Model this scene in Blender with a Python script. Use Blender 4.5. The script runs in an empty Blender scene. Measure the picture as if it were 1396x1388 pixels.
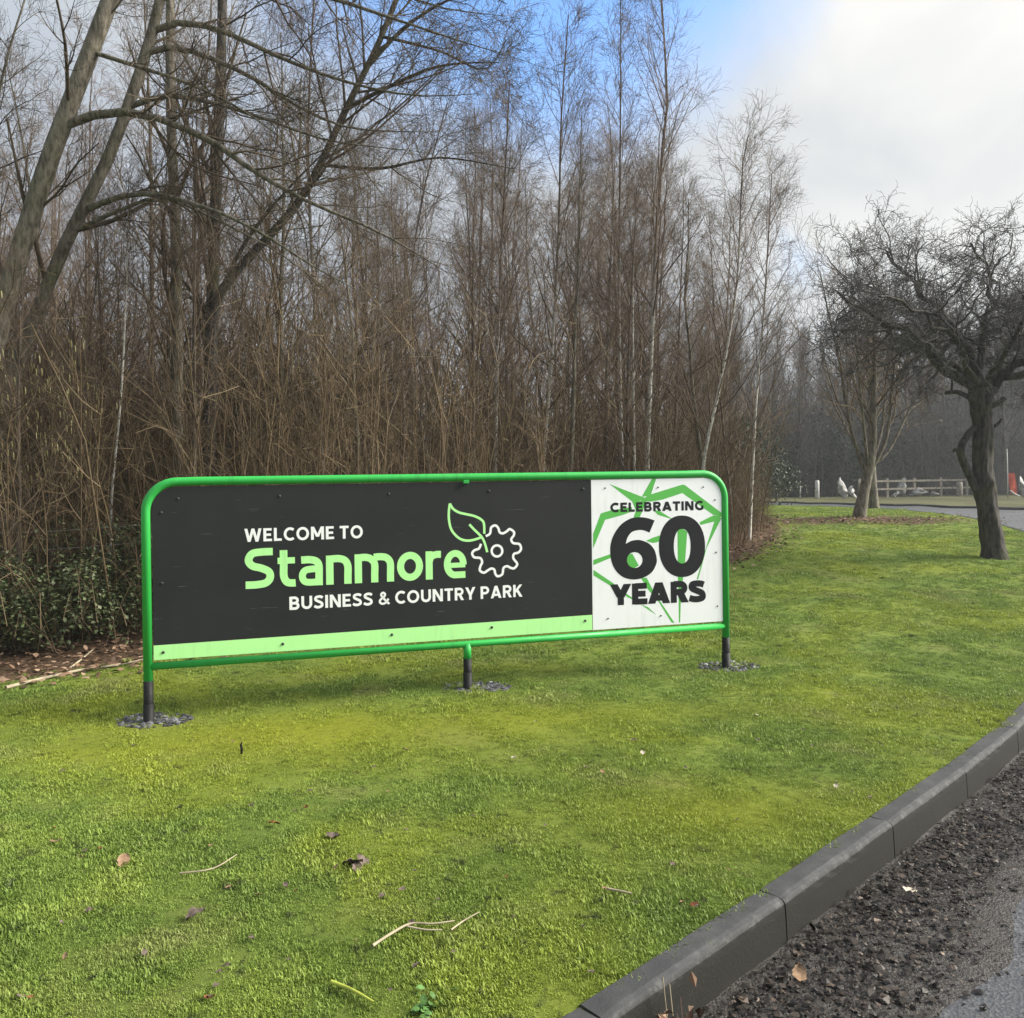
import bpy, math, random
import numpy as np
from mathutils import Vector, Matrix
from mathutils.geometry import tessellate_polygon

S = bpy.context.scene
COL = S.collection
R = math.radians
rng = np.random.default_rng(7)
random.seed(7)

# ------------------------------------------------------------------ camera
EYE = 1.5
FPX, CX, CY, HORIZON, ROLL = 1100.0, 698.0, 694.0, 690.0, 0.013
cam_d = bpy.data.cameras.new("camera"); cam = bpy.data.objects.new("camera", cam_d); COL.objects.link(cam)
pitch = math.atan((CY - HORIZON) / FPX)
fwd = Vector((0, math.cos(pitch), -math.sin(pitch)))
upv = Vector((ROLL, 0, 1)); upv = (upv - fwd * upv.dot(fwd)).normalized()
rgt = fwd.cross(upv).normalized()
M = Matrix((rgt, upv, -fwd)).transposed().to_4x4(); M.translation = (0, 0, EYE)
cam.matrix_world = M
cam_d.sensor_fit = 'HORIZONTAL'; cam_d.sensor_width = 36.0
cam_d.lens = 36.0 * FPX / 1396.0
cam_d.clip_start = 0.05; cam_d.clip_end = 6000
S.camera = cam

# ------------------------------------------------------------------ sky
SUN_EL, SUN_AZ = R(34), R(3)            # azimuth measured from +X towards +Y
w = bpy.data.worlds.new("World"); S.world = w; w.use_nodes = True
nt = w.node_tree; nt.nodes.clear()
def N(nt, t, **kw):
    n = nt.nodes.new(t)
    for k, v in kw.items(): setattr(n, k, v)
    return n
def L(nt, a, b): nt.links.new(a, b)
def mathn(nt, op, a, b=None, c=None, clamp=False):
    n = N(nt, 'ShaderNodeMath', operation=op, use_clamp=clamp)
    for i, v in enumerate((a, b, c)):
        if v is None: continue
        if isinstance(v, (int, float)): n.inputs[i].default_value = v
        else: L(nt, v, n.inputs[i])
    return n.outputs[0]
def mixc(nt, f, a, b, mode='MIX'):
    n = N(nt, 'ShaderNodeMix', data_type='RGBA', blend_type=mode)
    for s, v in ((n.inputs[0], f), (n.inputs[6], a), (n.inputs[7], b)):
        if isinstance(v, (int, float)): s.default_value = v
        elif isinstance(v, tuple): s.default_value = (*v, 1)
        else: L(nt, v, s)
    return n.outputs[2]
def ramp(nt, f, stops, interp='LINEAR'):
    n = N(nt, 'ShaderNodeValToRGB'); n.color_ramp.interpolation = interp
    e = n.color_ramp.elements
    while len(e) < len(stops): e.new(0.5)
    for i, (p, c) in enumerate(stops):
        e[i].position = p; e[i].color = (*c, 1) if isinstance(c, tuple) else (c, c, c, 1)
    L(nt, f, n.inputs[0]); return n.outputs[0]
def noise(nt, vec, scale, detail=4, rough=0.55, dist=0.0):
    n = N(nt, 'ShaderNodeTexNoise'); n.inputs['Scale'].default_value = scale; n.inputs['Detail'].default_value = detail
    n.inputs['Roughness'].default_value = rough; n.inputs['Distortion'].default_value = dist
    if vec is not None: L(nt, vec, n.inputs['Vector'])
    return n.outputs[0]
def smooth(nt, v, lo, hi):
    n = N(nt, 'ShaderNodeMapRange', interpolation_type='SMOOTHSTEP')
    n.inputs[1].default_value = lo; n.inputs[2].default_value = hi; L(nt, v, n.inputs[0]); return n.outputs[0]

sky = N(nt, 'ShaderNodeTexSky', sky_type='NISHITA', sun_disc=False)
sky.sun_elevation = SUN_EL; sky.sun_rotation = R(90) - SUN_AZ
sky.air_density = 1.0; sky.dust_density = 0.6; sky.ozone_density = 1.6
tc = N(nt, 'ShaderNodeTexCoord'); dirv = tc.outputs['Generated']
def dirdot(az, el):                       # azimuth from +Y towards +X
    n = N(nt, 'ShaderNodeVectorMath', operation='DOT_PRODUCT'); L(nt, dirv, n.inputs[0])
    n.inputs[1].default_value = (math.sin(R(az)) * math.cos(R(el)), math.cos(R(az)) * math.cos(R(el)), math.sin(R(el)))
    return n.outputs['Value']
n_big = noise(nt, dirv, 2.3, 5, 0.5, 0.3)
n_fine = noise(nt, dirv, 4.2, 6, 0.5, 0.5)
warp = mathn(nt, 'MULTIPLY', mathn(nt, 'SUBTRACT', n_big, 0.5), 0.10)
gap = smooth(nt, mathn(nt, 'ADD', dirdot(3, 39), warp), 0.945, 0.993)          # the blue opening
holes = smooth(nt, n_big, 0.60, 0.72)                                            # smaller openings anywhere
cover = mathn(nt, 'SUBTRACT', 1.0, mathn(nt, 'MAXIMUM', mathn(nt, 'MULTIPLY', gap, 0.97), mathn(nt, 'MULTIPLY', holes, 0.5)), clamp=True)
glow = smooth(nt, dirdot(48, 36), 0.62, 1.0)                                     # cloud lit through from the sun's side
shade = mathn(nt, 'ADD', mathn(nt, 'MULTIPLY', n_fine, 0.62), mathn(nt, 'MULTIPLY', glow, 0.42))
cloud = ramp(nt, shade, [(0.20, (2.2, 2.45, 2.8)), (0.40, (2.5, 2.7, 2.95)), (0.62, (2.95, 3.06, 3.13)), (0.80, (3.9, 3.88, 3.78))])
skyc = mixc(nt, 1.0, sky.outputs[0], (0.84, 1.20, 1.50), 'MULTIPLY')
bg = N(nt, 'ShaderNodeBackground'); bg.inputs['Strength'].default_value = 0.1
L(nt, mixc(nt, cover, skyc, cloud), bg.inputs['Color'])
L(nt, bg.outputs[0], N(nt, 'ShaderNodeOutputWorld').inputs['Surface'])

sun_d = bpy.data.lights.new("sun", 'SUN'); sun_o = bpy.data.objects.new("sun", sun_d); COL.objects.link(sun_o)
sun_d.energy = 4.0; sun_d.angle = R(32); sun_d.color = (1.0, 0.95, 0.86)
sd = Vector((math.cos(SUN_EL) * math.cos(SUN_AZ), math.cos(SUN_EL) * math.sin(SUN_AZ), math.sin(SUN_EL)))
sun_o.rotation_euler = sd.to_track_quat('Z', 'Y').to_euler()
S.view_settings.view_transform = 'Standard'; S.view_settings.look = 'None'
S.view_settings.gamma = 1.0; S.view_settings.use_curve_mapping = False
S.view_settings.exposure = 1.3
S.render.engine = 'CYCLES'; S.cycles.use_denoising = True
S.cycles.volume_bounces = 1; S.cycles.max_bounces = 6; S.cycles.transparent_max_bounces = 8

# ------------------------------------------------------------------ helpers
def prop(o, label=None, cat=None, group=None, kind=None):
    if label: o['label'] = label
    if cat: o['category'] = cat
    if group: o['group'] = group
    if kind: o['kind'] = kind
    return o
def empty(name, loc=(0, 0, 0), rz=0.0):
    o = bpy.data.objects.new(name, None); COL.objects.link(o); o.location = loc; o.rotation_euler = (0, 0, rz)
    o.empty_display_size = 0.2; return o
def mesh_np(name, V, F, smooth_=True):
    V = np.asarray(V, np.float32).reshape(-1, 3); F = np.asarray(F, np.int32)
    me = bpy.data.meshes.new(name); k = F.shape[1]
    me.vertices.add(len(V)); me.vertices.foreach_set('co', V.ravel())
    me.loops.add(F.size); me.loops.foreach_set('vertex_index', F.ravel())
    me.polygons.add(len(F)); me.polygons.foreach_set('loop_start', np.arange(0, F.size, k, dtype=np.int32))
    me.polygons.foreach_set('use_smooth', np.full(len(F), smooth_))
    me.update(calc_edges=True); return me
def link(name, me, mat=None, parent=None):
    o = bpy.data.objects.new(name, me); COL.objects.link(o)
    if mat is not None and not me.materials: me.materials.append(mat)
    if parent is not None: o.parent = parent
    return o
def join(parts):
    Vs, Fs, n = [], [], 0
    for V, F in parts:
        V = np.asarray(V, float).reshape(-1, 3); Vs.append(V); Fs.append(np.asarray(F) + n); n += len(V)
    return np.concatenate(Vs), np.concatenate(Fs)
def unit(a): return a / np.maximum(np.linalg.norm(a, axis=-1, keepdims=True), 1e-9)
def tubes(P, Rr, k, cap=False):
    """P (B,n,3) centre lines, Rr (B,n) radii -> quad tubes"""
    P = np.asarray(P, float); Rr = np.asarray(Rr, float)
    if P.ndim == 2: P = P[None]; Rr = Rr[None]
    B, n, _ = P.shape
    T = unit(np.gradient(P, axis=1)); over = unit(P[:, -1] - P[:, 0])
    ref = np.where(np.abs(over[:, 2:3]) > 0.8, np.array([[1., 0.03, 0]]), np.array([[0.02, 0.01, 1.]]))
    ref = np.repeat(ref[:, None], n, 1)
    A = unit(np.cross(T, ref)); C = np.cross(T, A)
    th = np.arange(k) / k * 2 * np.pi
    ring = A[:, :, None] * np.cos(th)[None, None, :, None] + C[:, :, None] * np.sin(th)[None, None, :, None]
    V = P[:, :, None] + ring * Rr[:, :, None, None]
    i = np.arange(B * n * k).reshape(B, n, k); j = np.roll(i, -1, 2)
    F = np.stack([i[:, :-1], j[:, :-1], j[:, 1:], i[:, 1:]], -1).reshape(-1, 4)
    V = V.reshape(-1, 3)
    if cap:
        m = len(V); V = np.concatenate([V, P[:, 0], P[:, -1]])
        ex = []
        for b in range(B):
            for q in range(k):
                ex.append((i[b, 0, q], m + b, m + b, i[b, 0, (q + 1) % k])); ex.append((i[b, -1, (q + 1) % k], m + B + b, m + B + b, i[b, -1, q]))
        ex = np.array(ex); ex = ex[:, [0, 1, 3, 3]]
        F3 = [tuple(f) for f in F] + [tuple(e[:3]) for e in ex]
        return V, F3
    return V, F
def mesh_py(name, V, F, smooth_=True):
    me = bpy.data.meshes.new(name); me.from_pydata([tuple(v) for v in V], [], [tuple(int(q) for q in f) for f in F])
    if smooth_: me.polygons.foreach_set('use_smooth', np.ones(len(me.polygons), bool))
    me.update(); return me
def catmull(pts, per=6, closed=False):
    p = np.asarray(pts, float); n = len(p); out = []
    g = (lambda i: p[i % n]) if closed else (lambda i: p[min(max(i, 0), n - 1)])
    for i in range(n if closed else n - 1):
        a, b, c, d = g(i - 1), g(i), g(i + 1), g(i + 2)
        for q in range(per):
            t = q / per
            out.append(0.5 * ((2 * b) + (c - a) * t + (2 * a - 5 * b + 4 * c - d) * t * t + (3 * b - a - 3 * c + d) * t ** 3))
    if not closed: out.append(p[-1])
    return np.array(out)
def box(x0, x1, y0, y1, z0, z1):
    V = [(x, y, z) for z in (z0, z1) for y in (y0, y1) for x in (x0, x1)]
    return V, [(0, 2, 3, 1), (4, 5, 7, 6), (0, 1, 5, 4), (2, 6, 7, 3), (0, 4, 6, 2), (1, 3, 7, 5)]
def bevel(o, wd=0.004, seg=2):
    m = o.modifiers.new('bevel', 'BEVEL'); m.width = wd; m.segments = seg; m.limit_method = 'ANGLE'; return o

# terrain: a level kerb, the lawn climbing away from it to a low plateau with the road bending round
_ty = np.linspace(-60, 400, 9201)
_tz = np.interp(_ty, [-60, 0, 4.6, 7.2, 12, 18, 22, 30, 40, 46, 60, 110, 400], [0, 0, 0, .10, .65, 1.15, 1.27, 1.36, 1.50, 1.79, 2.1, 2.8, 4])
_k = np.exp(-np.linspace(-2.5, 2.5, 61) ** 2); _k /= _k.sum()
_tz = np.convolve(np.pad(_tz, 30, mode='edge'), _k, 'valid')
def sst(v, a, b):
    t = np.clip((v - a) / (b - a), 0, 1); return t * t * (3 - 2 * t)
def H(x, y):
    x = np.asarray(x, float); y = np.asarray(y, float)
    h = np.interp(y, _ty, _tz) - 0.13 * sst(x, 11, 18) * (1 - sst(y, 29, 43))
    und = 0.018 * np.sin(x * 1.1 + y * .7) * np.sin(y * .9 - x * .4) + 0.012 * np.sin(x * 2.3 - y * 1.7 + 1)
    return h + und * sst(np.abs(x - KX(y)), 0.3, 2.0)
_K = np.array([(-46, -40), (-9.0, -6.3), (-4.6, -2.2), (-.60, 1.53), (.95, 2.97), (2.05, 4.03), (3.3, 5.25), (4.7, 6.8), (6.2, 8.8), (8.5, 12.2), (9.75, 15.6), (10.35, 20), (11.1, 26), (10.9, 31), (9.5, 36), (6.8, 40), (3, 43.5), (-3, 46), (-30, 52)])
_Kc = catmull(_K, 12)
_Fc = catmull(np.array([(-30, -40), (1, -6.), (5.5, -1), (9.5, 4), (13.5, 10), (16.4, 17), (17.6, 23), (17.9, 28), (17.55, 32), (16.5, 36), (14.6, 40), (11, 44), (6, 47.5), (-1, 51), (-30, 58)]), 12)
def KX(y): return np.interp(y, _Kc[:, 1], _Kc[:, 0])
def FX(y): return np.interp(y, _Fc[:, 1], _Fc[:, 0])
def ray(px, py):
    d = fwd * FPX + rgt * (px - CX) - upv * (py - CY); return np.array(d) / d.y
def at(px, py, Y):                          # the point at depth Y behind a pixel of the photograph
    return np.array((0, 0, EYE)) + ray(px, py) * Y
def ground_at(px, py):
    d = ray(px, py); Y = 1.5
    while Y < 80:
        p = np.array((0, 0, EYE)) + d * Y
        if p[2] <= H(p[0], p[1]): return p
        Y += 0.02
    return p
# edge of the wood
_E = catmull(np.array([(-40, -2), (-14, 3.6), (-8, 5.6), (-4.3, 6.9), (-3.4, 7.35), (-1.2, 9.1), (1, 10.4), (3.15, 11.8), (4.5, 14.2), (5.5, 17), (6.8, 23), (7.6, 30), (6, 37), (2, 41), (-30, 48)]), 10)
def _edge_exact(x, y):
    best = np.full(x.shape, 1e9); sg = np.ones(x.shape)
    for (a, b), (c, d) in zip(_E[:-1], _E[1:]):
        ux, uy = c - a, d - b; l2 = ux * ux + uy * uy
        if l2 < 1e-12: continue
        t = np.clip(((x - a) * ux + (y - b) * uy) / l2, 0, 1)
        dx, dy = x - a - t * ux, y - b - t * uy; D = np.hypot(dx, dy); m = D < best
        best = np.where(m, D, best); sg = np.where(m, np.sign(ux * dy - uy * dx), sg)
    return best * sg
_egx, _egy = np.arange(-62, 42.1, .25), np.arange(-32, 66.1, .25)
_EG = _edge_exact(*np.meshgrid(_egx, _egy, indexing='ij'))
def edge_dist(x, y):
    """signed distance to the wood edge, positive inside the wood (bilinear look-up)"""
    x = np.atleast_1d(np.asarray(x, float)); y = np.atleast_1d(np.asarray(y, float))
    fx = np.clip((x + 62) / .25, 0, len(_egx) - 1.01); fy = np.clip((y + 32) / .25, 0, len(_egy) - 1.01); i, j = fx.astype(int), fy.astype(int); u, v = fx - i, fy - j
    return (_EG[i, j] * (1 - u) + _EG[i + 1, j] * u) * (1 - v) + (_EG[i, j + 1] * (1 - u) + _EG[i + 1, j + 1] * u) * v

# ------------------------------------------------------------------ materials
def mat(name):
    m = bpy.data.materials.new(name); m.use_nodes = True; n = m.node_tree
    return m, n, n.nodes['Principled BSDF']
def simple(name, col, rough=0.6, spec=0.4, nz=0.0, scale=20, metal=0.0, bump=0.0, bscale=80):
    m, n, b = mat(name); b.inputs['Roughness'].default_value = rough; b.inputs['Specular IOR Level'].default_value = spec; b.inputs['Metallic'].default_value = metal
    if nz or bump:
        g = N(n, 'ShaderNodeTexCoord').outputs['Object']
    if nz:
        f = noise(n, g, scale, 5)
        L(n, mixc(n, smooth(n, f, 0.3, 0.7), tuple(c * (1 - nz) for c in col), tuple(min(1, c * (1 + nz)) for c in col)), b.inputs['Base Color'])
    else: b.inputs['Base Color'].default_value = (*col, 1)
    if bump:
        bp = N(n, 'ShaderNodeBump'); bp.inputs['Strength'].default_value = bump; bp.inputs['Distance'].default_value = 0.01
        L(n, noise(n, g, bscale, 5), bp.inputs['Height']); L(n, bp.outputs[0], b.inputs['Normal'])
    return m
def bark(name, dark, light, birch=False, scale=9.0, pale=(.46, .43, .375), zlo=1.2, zhi=4.5):
    m, n, b = mat(name); b.inputs['Roughness'].default_value = 0.85; b.inputs['Specular IOR Level'].default_value = 0.2
    g = N(n, 'ShaderNodeTexCoord').outputs['Object']
    mp = N(n, 'ShaderNodeMapping'); mp.inputs['Scale'].default_value = (1, 1, 0.25); L(n, g, mp.inputs[0])
    f = noise(n, mp.outputs[0], scale, 6, 0.65)
    c = mixc(n, smooth(n, f, 0.32, 0.68), dark, light)
    if birch:
        mp2 = N(n, 'ShaderNodeMapping'); mp2.inputs['Scale'].default_value = (7, 7, 9); L(n, g, mp2.inputs[0])
        bands = mathn(n, 'MULTIPLY', smooth(n, noise(n, mp2.outputs[0], 1.1, 5, 0.7), 0.50, 0.68), 0.8)
        sx = N(n, 'ShaderNodeSeparateXYZ'); L(n, g, sx.inputs[0])
        up = smooth(n, mathn(n, 'ADD', sx.outputs[2], mathn(n, 'MULTIPLY', noise(n, g, 2.0), 2.0)), zlo + 1, zhi + 1)
        white = mixc(n, bands, pale, (.09, .075, .06))
        c = mixc(n, up, white, c)
    else:
        moss = smooth(n, noise(n, g, 2.2, 4), 0.5, 0.7)
        c = mixc(n, mathn(n, 'MULTIPLY', moss, 0.45), c, (.10, .11, .045))
    L(n, c, b.inputs['Base Color'])
    bp = N(n, 'ShaderNodeBump'); bp.inputs['Strength'].default_value = 1.0; bp.inputs['Distance'].default_value = 0.03
    L(n, f, bp.inputs['Height']); L(n, bp.outputs[0], b.inputs['Normal'])
    return m
def island(name, stops, rough=0.8, trans=0.0):
    """colour varies from one twig, leaf or stone to the next"""
    m, n, b = mat(name); b.inputs['Roughness'].default_value = rough; b.inputs['Specular IOR Level'].default_value = 0.25
    g = N(n, 'ShaderNodeNewGeometry')
    L(n, ramp(n, g.outputs['Random Per Island'], stops), b.inputs['Base Color'])
    return m
M_TWIG = island('twig_bark', [(0, (0.070, 0.050, 0.031)), (.5, (0.132, 0.093, 0.058)), (1, (0.217, 0.160, 0.100))])
M_TWIG2 = island('birch_twig', [(0, (0.075, 0.054, 0.040)), (.5, (0.137, 0.098, 0.072)), (1, (0.222, 0.165, 0.115))])
M_TWIGM = island('mid_twig', [(0, (0.057, 0.044, 0.030)), (.6, (0.104, 0.078, 0.053)), (1, (0.179, 0.139, 0.094))])
M_TWIGG = island('grey_twig', [(0, (.04, .038, .036)), (.6, (.075, .07, .066)), (1, (.13, .122, .112))])
M_TWIGD = island('dark_twig', [(0, (.028, .025, .024)), (.6, (.05, .044, .04)), (1, (.085, .075, .065))])
M_THICK = island('thicket_stem', [(0, (0.062, 0.044, 0.024)), (.5, (0.118, 0.082, 0.046)), (.9, (0.179, 0.129, 0.072)), (1, (0.302, 0.234, 0.144))])
M_BARK = bark('grey_bark', (.065, .058, .043), (.23, .205, .16), scale=20)
M_BARKD = bark('dark_bark', (.022, .020, .018), (.095, .086, .073), scale=26)
M_BARKB = bark('birch_bark', (.07, .055, .045), (.15, .12, .095), birch=True, pale=(.30, .275, .235), zlo=.6, zhi=3.2)
M_BARKB2 = bark('birch_bark_tall', (.07, .055, .048), (.15, .12, .10), birch=True, zlo=2.6, zhi=6.0, pale=(.62, .59, .53))

def lawn_color(n):
    p = N(n, 'ShaderNodeNewGeometry').outputs['Position']
    mp = N(n, 'ShaderNodeMapping'); mp.inputs['Scale'].default_value = (1, 1, 0); L(n, p, mp.inputs[0]); p = mp.outputs[0]
    big = noise(n, p, 0.55, 4, 0.55, 0.4); mid = noise(n, p, 2.6, 5, 0.6); fine = noise(n, p, 24, 4, 0.6)
    c = mixc(n, smooth(n, mid, 0.36, 0.66), (.160, .236, .044), (.245, .325, .062))
    c = mixc(n, mathn(n, 'MULTIPLY', smooth(n, big, 0.45, 0.68), 0.55), c, (.36, .395, .035))        # yellow moss
    c = mixc(n, mathn(n, 'MULTIPLY', smooth(n, noise(n, p, 1.3, 5, 0.6), 0.52, 0.68), 0.6), c, (.235, .25, .09))   # thin straw-coloured patches
    c = mixc(n, mathn(n, 'MULTIPLY', smooth(n, fine, 0.52, 0.72), 0.5), c, (.07, .105, .024))
    tuft = smooth(n, noise(n, p, 9.0, 6, 0.72, 0.6), 0.575, 0.66)
    c = mixc(n, mathn(n, 'MULTIPLY', tuft, 0.85), c, (.045, .055, .022))                               # dark worm casts and dead moss
    straw = smooth(n, noise(n, p, 15.0, 5, 0.7, 0.3), 0.61, 0.70)
    c = mixc(n, mathn(n, 'MULTIPLY', straw, 0.5), c, (.33, .31, .14))
    spk = noise(n, p, 140, 3, 0.7)
    c = mixc(n, mathn(n, 'MULTIPLY', smooth(n, spk, 0.50, 0.64), 0.22), c, (.07, .10, .025))
    return c, p
def zone_attr(n, name):
    return N(n, 'ShaderNodeAttribute', attribute_name=name).outputs['Fac']
# lawn and wood floor
M_LAWN, n, b = mat('lawn_ground')
c, p = lawn_color(n); b.inputs['Roughness'].default_value = 0.95; b.inputs['Specular IOR Level'].default_value = 0.1
mossz = zone_attr(n, 'moss'); lit = zone_attr(n, 'litter')
c = mixc(n, mathn(n, 'MULTIPLY', mossz, 0.7), c, (.34, .355, .025))
c = mixc(n, 0.3, c, (.06, .075, .02))
c = mixc(n, mathn(n, 'MULTIPLY', smooth(n, noise(n, p, 5.5, 6, 0.7), 0.60, 0.68), 0.8), c, (.045, .042, .022))
litc = ramp(n, noise(n, p, 38, 5, 0.7), [(0.3, (.035, .024, .016)), (0.5, (.10, .065, .04)), (0.68, (.20, .13, .085))])
lm = smooth(n, mathn(n, 'ADD', lit, mathn(n, 'MULTIPLY', mathn(n, 'SUBTRACT', noise(n, p, 7, 5, .65), 0.5), 1.1)), 0.4, 0.62)
c = mixc(n, lm, c, litc)
L(n, c, b.inputs['Base Color'])
bp = N(n, 'ShaderNodeBump'); bp.inputs['Strength'].default_value = 0.8; bp.inputs['Distance'].default_value = 0.03
L(n, noise(n, p, 110, 6, 0.8), bp.inputs['Height']); L(n, bp.outputs[0], b.inputs['Normal'])
# grass blades share the lawn's colours
M_GRASS, n, b = mat('grass_blade')
c, p = lawn_color(n)
att = N(n, 'ShaderNodeAttribute', attribute_name='tint', attribute_type='INSTANCER').outputs['Fac']
att2 = N(n, 'ShaderNodeAttribute', attribute_name='mossy', attribute_type='INSTANCER').outputs['Fac']
c = mixc(n, mathn(n, 'MULTIPLY', att2, 0.6), c, (.36, .375, .028))
hs = N(n, 'ShaderNodeHueSaturation'); L(n, c, hs.inputs['Color']); L(n, mathn(n, 'ADD', mathn(n, 'MULTIPLY', att, 0.35), 0.92), hs.inputs['Value'])
L(n, hs.outputs[0], b.inputs['Base Color']); b.inputs['Roughness'].default_value = 0.55; b.inputs['Specular IOR Level'].default_value = 0.3
tr = N(n, 'ShaderNodeBsdfTranslucent'); L(n, hs.outputs[0], tr.inputs[0]); mx = N(n, 'ShaderNodeMixShader'); mx.inputs[0].default_value = 0.22
L(n, b.outputs[0], mx.inputs[1]); L(n, tr.outputs[0], mx.inputs[2]); L(n, mx.outputs[0], n.nodes['Material Output'].inputs[0])
# wet road
M_ROAD, n, b = mat('wet_asphalt')
p = N(n, 'ShaderNodeNewGeometry').outputs['Position']
vor = N(n, 'ShaderNodeTexVoronoi'); vor.inputs['Scale'].default_value = 85; L(n, p, vor.inputs['Vector'])
agg = ramp(n, vor.outputs['Color'], [(0.15, (.035, .036, .039)), (0.6, (.085, .087, .092)), (0.95, (.17, .17, .175))])
c = mixc(n, smooth(n, noise(n, p, 1.8, 5), 0.35, 0.7), agg, (.065, .067, .072))
L(n, c, b.inputs['Base Color'])
L(n, ramp(n, noise(n, p, 2.4, 5), [(0.3, 0.24), (0.7, 0.45)]), b.inputs['Roughness']); b.inputs['Specular IOR Level'].default_value = 0.65
bp = N(n, 'ShaderNodeBump'); bp.inputs['Strength'].default_value = 0.55; bp.inputs['Distance'].default_value = 0.005
L(n, vor.outputs['Distance'], bp.inputs['Height']); L(n, bp.outputs[0], b.inputs['Normal'])
# kerb concrete
M_KERB, n, b = mat('kerb_concrete')
g = N(n, 'ShaderNodeTexCoord').outputs['Object']; oi = N(n, 'ShaderNodeObjectInfo')
va = N(n, 'ShaderNodeVectorMath', operation='ADD'); L(n, g, va.inputs[0]); L(n, oi.outputs['Location'], va.inputs[1])
f = noise(n, va.outputs[0], 9, 7, 0.65); spk = noise(n, va.outputs[0], 120, 3, 0.6)
c = ramp(n, f, [(0.25, (.036, .037, .038)), (0.5, (.05, .051, .052)), (0.75, (.075, .075, .074))])
sx = N(n, 'ShaderNodeSeparateXYZ'); L(n, g, sx.inputs[0])
shade_alg = smooth(n, mathn(n, 'ADD', sx.outputs[2], mathn(n, 'MULTIPLY', noise(n, va.outputs[0], 30, 4), 0.012)), 0.016, -0.012)  # shade of the sunless front face painted into the colour, along with wet algae
c = mixc(n, mathn(n, 'MULTIPLY', shade_alg, 0.9), c, (.0135, .013, .010))
c = mixc(n, mathn(n, 'MULTIPLY', smooth(n, spk, 0.60, 0.72), 0.2), c, (.10, .10, .098))
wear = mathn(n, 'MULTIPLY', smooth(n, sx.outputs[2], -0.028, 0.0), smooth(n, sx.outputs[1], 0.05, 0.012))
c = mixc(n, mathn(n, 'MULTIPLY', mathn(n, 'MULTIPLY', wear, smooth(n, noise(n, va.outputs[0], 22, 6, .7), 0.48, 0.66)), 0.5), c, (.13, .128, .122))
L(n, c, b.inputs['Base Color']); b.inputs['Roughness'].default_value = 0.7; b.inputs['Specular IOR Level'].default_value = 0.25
bp = N(n, 'ShaderNodeBump'); bp.inputs['Strength'].default_value = 0.4; bp.inputs['Distance'].default_value = 0.004
L(n, spk, bp.inputs['Height']); L(n, bp.outputs[0], b.inputs['Normal'])
M_SOIL = simple('soil', (.05, .036, .026), 0.9, 0.2, 0.5, 6, bump=1.0, bscale=30)
M_LITTER = island('leaf_litter', [(0, (.045, .028, .018)), (.35, (.12, .07, .042)), (.7, (.22, .135, .085)), (1, (.36, .25, .17))], 0.75)
M_GUTTER = island('wet_leaf_mulch', [(0, (.010, .009, .008)), (.6, (.027, .022, .018)), (.93, (.05, .039, .031)), (.988, (.10, .072, .054)), (1, (.24, .19, .15))], 0.5)
M_STONE = island('rubble', [(0, (.03, .03, .033)), (.6, (.09, .09, .095)), (.92, (.17, .17, .175)), (1, (.36, .36, .36))], 0.8)
M_LEAFG = island('bramble_leaf', [(0, (.026, .038, .016)), (.5, (.052, .072, .028)), (.9, (.10, .12, .05)), (1, (.16, .17, .10))], 0.5)
M_EVER = island('evergreen_leaf', [(0, (.012, .022, .012)), (.6, (.025, .042, .02)), (1, (.05, .075, .03))], 0.5)
M_CATKIN = island('catkin', [(0, (.30, .26, .10)), (1, (.52, .47, .24))], 0.8)

# ------------------------------------------------------------------ lawn, road, verge
def grid_mesh(name, rows_y, fx, zf):
    X = np.array([fx(y) for y in rows_y]); m, k = X.shape
    Y = np.repeat(np.asarray(rows_y)[:, None], k, 1); Z = zf(X, Y)
    i = np.arange(m * k).reshape(m, k)
    F = np.stack([i[:-1, :-1], i[:-1, 1:], i[1:, 1:], i[1:, :-1]], -1).reshape(-1, 4)
    return mesh_np(name, np.stack([X, Y, Z], -1), F), X, Y
ys = np.concatenate([np.linspace(-30, 0, 30)[:-1], np.arange(0, 9, .1), np.arange(9, 20, .25), np.arange(20, 46.2, .8)])
off = np.concatenate([np.arange(0.07, 1, .08), np.arange(1, 6, .12), np.arange(6, 16, .3), np.arange(16, 60, 2.0)])
me, X, Y = grid_mesh('lawn', ys, lambda y: KX(y) - off[::-1], lambda x, y: H(x, y) + 0.0)
ed = edge_dist(X.ravel(), Y.ravel())
def pblob(x, y, cx, cy, rx, ry): return np.exp(-(((x - cx) / rx) ** 2 + ((y - cy) / ry) ** 2))
litter = sst(ed, -0.7, 0.5)
litter = np.maximum(litter, 0.95 * pblob(X.ravel(), Y.ravel(), 7.6, 17.4, 2.6, 1.1))
litter = np.maximum(litter, 0.42 * pblob(X.ravel(), Y.ravel(), -3.9, 6.2, 1.6, .8))  # darker olive-brown patch left of the sign, carried by the same mask
moss = np.clip(pblob(X.ravel(), Y.ravel(), -1.5, 5.25, 1.5, .55) + .8 * pblob(X.ravel(), Y.ravel(), 1.0, 3.9, .8, .45) + .6 * pblob(X.ravel(), Y.ravel(), .6, 5.6, 1.3, .3), 0, 1)
for nm, arr in (('litter', litter), ('moss', moss)):
    a = me.attributes.new(nm, 'FLOAT', 'POINT'); a.data.foreach_set('value', arr.astype(np.float32))
lawn = prop(link('lawn', me, M_LAWN), kind='structure')

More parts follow.
